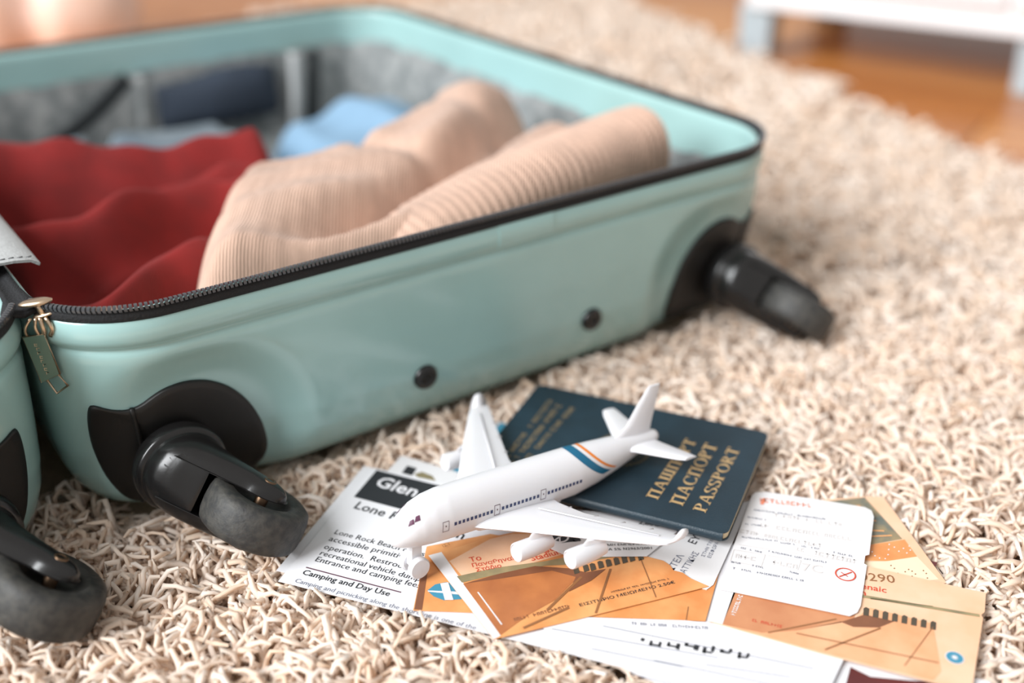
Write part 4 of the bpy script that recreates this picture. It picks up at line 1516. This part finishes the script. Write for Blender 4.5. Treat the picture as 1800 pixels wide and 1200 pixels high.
def strands(x, y, ln, rad, sides, segs, wild, k_t):
    """k_t strands in a row make one tuft and share its lean and curl"""
    n = len(x)
    share = lambda a: np.repeat(a, k_t)[:n]
    nt = n // k_t + 1
    base = np.stack([x, y, np.full(n, FLOOR_Z + .006)], 1)
    # neighbouring tufts share a lean
    ang = share(rng.uniform(0, 6.28, nt)) + rng.normal(0, .42, n)
    lean = (share(rng.uniform(.45, 1.1, nt)) + rng.normal(0, .12, n)) * wild
    curl = (share(rng.normal(0, 1.4, nt)) + rng.normal(0, .35, n)) * wild
    L = ln * rng.uniform(.75, 1.25, n)
    path = np.zeros((n, segs + 1, 3))
    path[:, 0] = base
    el = np.full(n, 1.35) + rng.normal(0, .2, n)
    az = ang.copy()
    top = -.001 + .0032 * np.sin(x * 90 + 1.5 * np.sin(y * 40)) * np.sin(y * 80 + 1) + share(rng.normal(0, .0015, nt)) + rng.normal(0, .0014, n)
    for k in range(1, segs + 1):
        st = L / segs
        path[:, k, 0] = path[:, k - 1, 0] + st * np.cos(el) * np.cos(az)
        path[:, k, 1] = path[:, k - 1, 1] + st * np.cos(el) * np.sin(az)
        path[:, k, 2] = path[:, k - 1, 2] + st * np.sin(el)
        el = el - lean * 2.4 / segs * (k / segs + .4) + rng.normal(0, .24, n) * wild
        el = np.where(path[:, k, 2] > top, np.minimum(el, rng.normal(-.15, .35, n)), el)
        az = az + curl * 1.8 / segs + rng.normal(0, .34, n) * wild
    # pressed flat below papers, pushed out of the shell
    px_, py_ = path[..., 0], path[..., 1]
    under = np.zeros(px_.shape, bool)
    near = (px_ > -.14) & (px_ < .24) & (py_ > .25) & (py_ < .56)
    for pl in paper_polys:
        pa = np.array(pl)
        c = pa.mean(0)
        pl2 = [tuple(c + (p - c) * (1 + .0045 / max(.01, np.linalg.norm(p - c)))) for p in pa]
        under |= near & in_poly(px_, py_, pl2)
    path[..., 2] = np.where(under, np.minimum(path[..., 2], -.0022), path[..., 2])
    fp = footprint(px_, py_)
    path[..., 2] = np.where(fp, np.minimum(path[..., 2], -.0075), path[..., 2])
    path[..., 2] = np.maximum(path[..., 2], FLOOR_Z + .002)
    tan = np.gradient(path, axis=1)
    tan /= np.maximum(np.linalg.norm(tan, axis=2, keepdims=True), 1e-9)
    ref = np.tile(np.array([.31, .2, .93]), (n, segs + 1, 1))
    sx_ = np.cross(tan, ref)
    sx_ /= np.maximum(np.linalg.norm(sx_, axis=2, keepdims=True), 1e-9)
    sy_ = np.cross(tan, sx_)
    prof = np.interp(np.linspace(0, 1, segs + 1), [0, .5, .92, 1], [.9, 1.08, .95, .55])
    R = (rad * rng.uniform(.75, 1.2, n))[:, None] * prof[None]
    tw = rng.uniform(0, 6, n)
    rings = []
    for k in range(sides):
        a = 2 * np.pi * k / sides + tw[:, None] + np.linspace(0, 2.5, segs + 1)[None]
        lump = 1 + .18 * np.sin(3 * a)
        rings.append(path + (R * lump)[..., None] * (np.cos(a)[..., None] * sx_ + np.sin(a)[..., None] * sy_))
    V = np.stack(rings, 2)                                          # n, segs+1, sides, 3
    i = np.arange(n)[:, None, None] * ((segs + 1) * sides)
    s = np.arange(segs)[None, :, None]
    k = np.arange(sides)[None, None, :]
    k2 = (k + 1) % sides
    F = np.stack([i + s * sides + k, i + s * sides + k2, i + (s + 1) * sides + k2, i + (s + 1) * sides + k], -1).reshape(-1, 4)
    tone = np.repeat(np.clip(.6 * share(rng.uniform(0, 1, nt)) + .4 * rng.uniform(0, 1, n), 0, 1), (segs + 1) * sides)
    return V.reshape(-1, 3), F, tone


def jitter_grid(x0, x1, y0, y1, d):
    gx, gy = np.meshgrid(np.arange(x0, x1, d), np.arange(y0, y1, d))
    gx = gx.ravel() + rng.uniform(-.5, .5, gx.size) * d
    gy = gy.ravel() + rng.uniform(-.5, .5, gy.size) * d
    return gx, gy


VV, FF, TT, off = [], [], [], 0
zones = [(-.40, .50, .20, .62, .0066, .034, .00115, 5, 8, 1.0, 5), (-.60, .66, .62, 1.0, .0108, .035, .0018, 4, 7, 1.0, 5), (-1.0, .6, 1.0, 1.9, .0165, .035, .0029, 4, 5, 1.0, 4)]
for x0, x1, y0, y1, dd, ln, rad, sides, segs, wild, k_t in zones:
    x, y = jitter_grid(x0, x1, y0, y1, dd)
    keep = rug_in(x, y) & ~footprint(x, y, -.012)
    # frame with a margin on each side
    half = .20 + .48 * (y - .25)
    keep &= (np.abs(x) < half + .05)
    und = np.zeros(x.shape, bool)
    for pl in paper_polys:
        pa = np.array(pl)
        c = pa.mean(0)
        und |= in_poly(x, y, [tuple(c + (p - c) * (1 - .022 / max(.03, np.linalg.norm(p - c)))) for p in pa])
    keep &= ~und
    tx, ty = np.repeat(x[keep], k_t), np.repeat(y[keep], k_t)
    tx = tx + rng.normal(0, dd * .2, tx.size)
    ty = ty + rng.normal(0, dd * .2, ty.size)
    V, F, T_ = strands(tx, ty, ln, rad, sides, segs, wild, k_t)
    VV.append(V)
    FF.append(F + off)
    TT.append(T_)
    off += len(V)
V = np.concatenate(VV)
F = np.concatenate(FF)
T_ = np.concatenate(TT)
me = bpy.data.meshes.new('shag_rug')
me.vertices.add(len(V))
me.vertices.foreach_set('co', V.astype(np.float32).ravel())
me.loops.add(F.size)
me.loops.foreach_set('vertex_index', F.astype(np.int32).ravel())
me.polygons.add(len(F))
me.polygons.foreach_set('loop_start', np.arange(0, F.size, 4, dtype=np.int32))
me.polygons.foreach_set('use_smooth', np.ones(len(F), bool))
me.update(calc_edges=True)
at = me.attributes.new('tone', 'FLOAT', 'POINT')
at.data.foreach_set('value', T_.astype(np.float32))
me.materials.append(M_yarn)
rug = empty('shag_rug', (0, .8, FLOOR_Z))
tag(rug, 'cream shaggy rug with long twisted pile under the suitcase', 'rug')
pile = bpy.data.objects.new('pile', me)
COL.objects.link(pile)
pile.parent = rug
pile.matrix_parent_inverse = Matrix.Translation((0, -.8, -FLOOR_Z))
pile['kind'] = 'stuff'
# backing sheet
q0 = RA + rd_ * RFAR
q1 = np.array([-.327, 1.614])
q2 = q1 + np.array([-.30, -.51]) * 1.6
q3 = np.array([-.80, .05])
q4 = q0 - rd_ * 2.0
mb = MB()
mb.loft([[Vector((p[0], p[1] - .8, z)) for p in (q0, q1, q2, q3, q4)] for z in (.0006, .0075)])
mb.build('rug_backing', M_back, rug, smooth=False)
print('RUG TRIS', len(F) * 2)
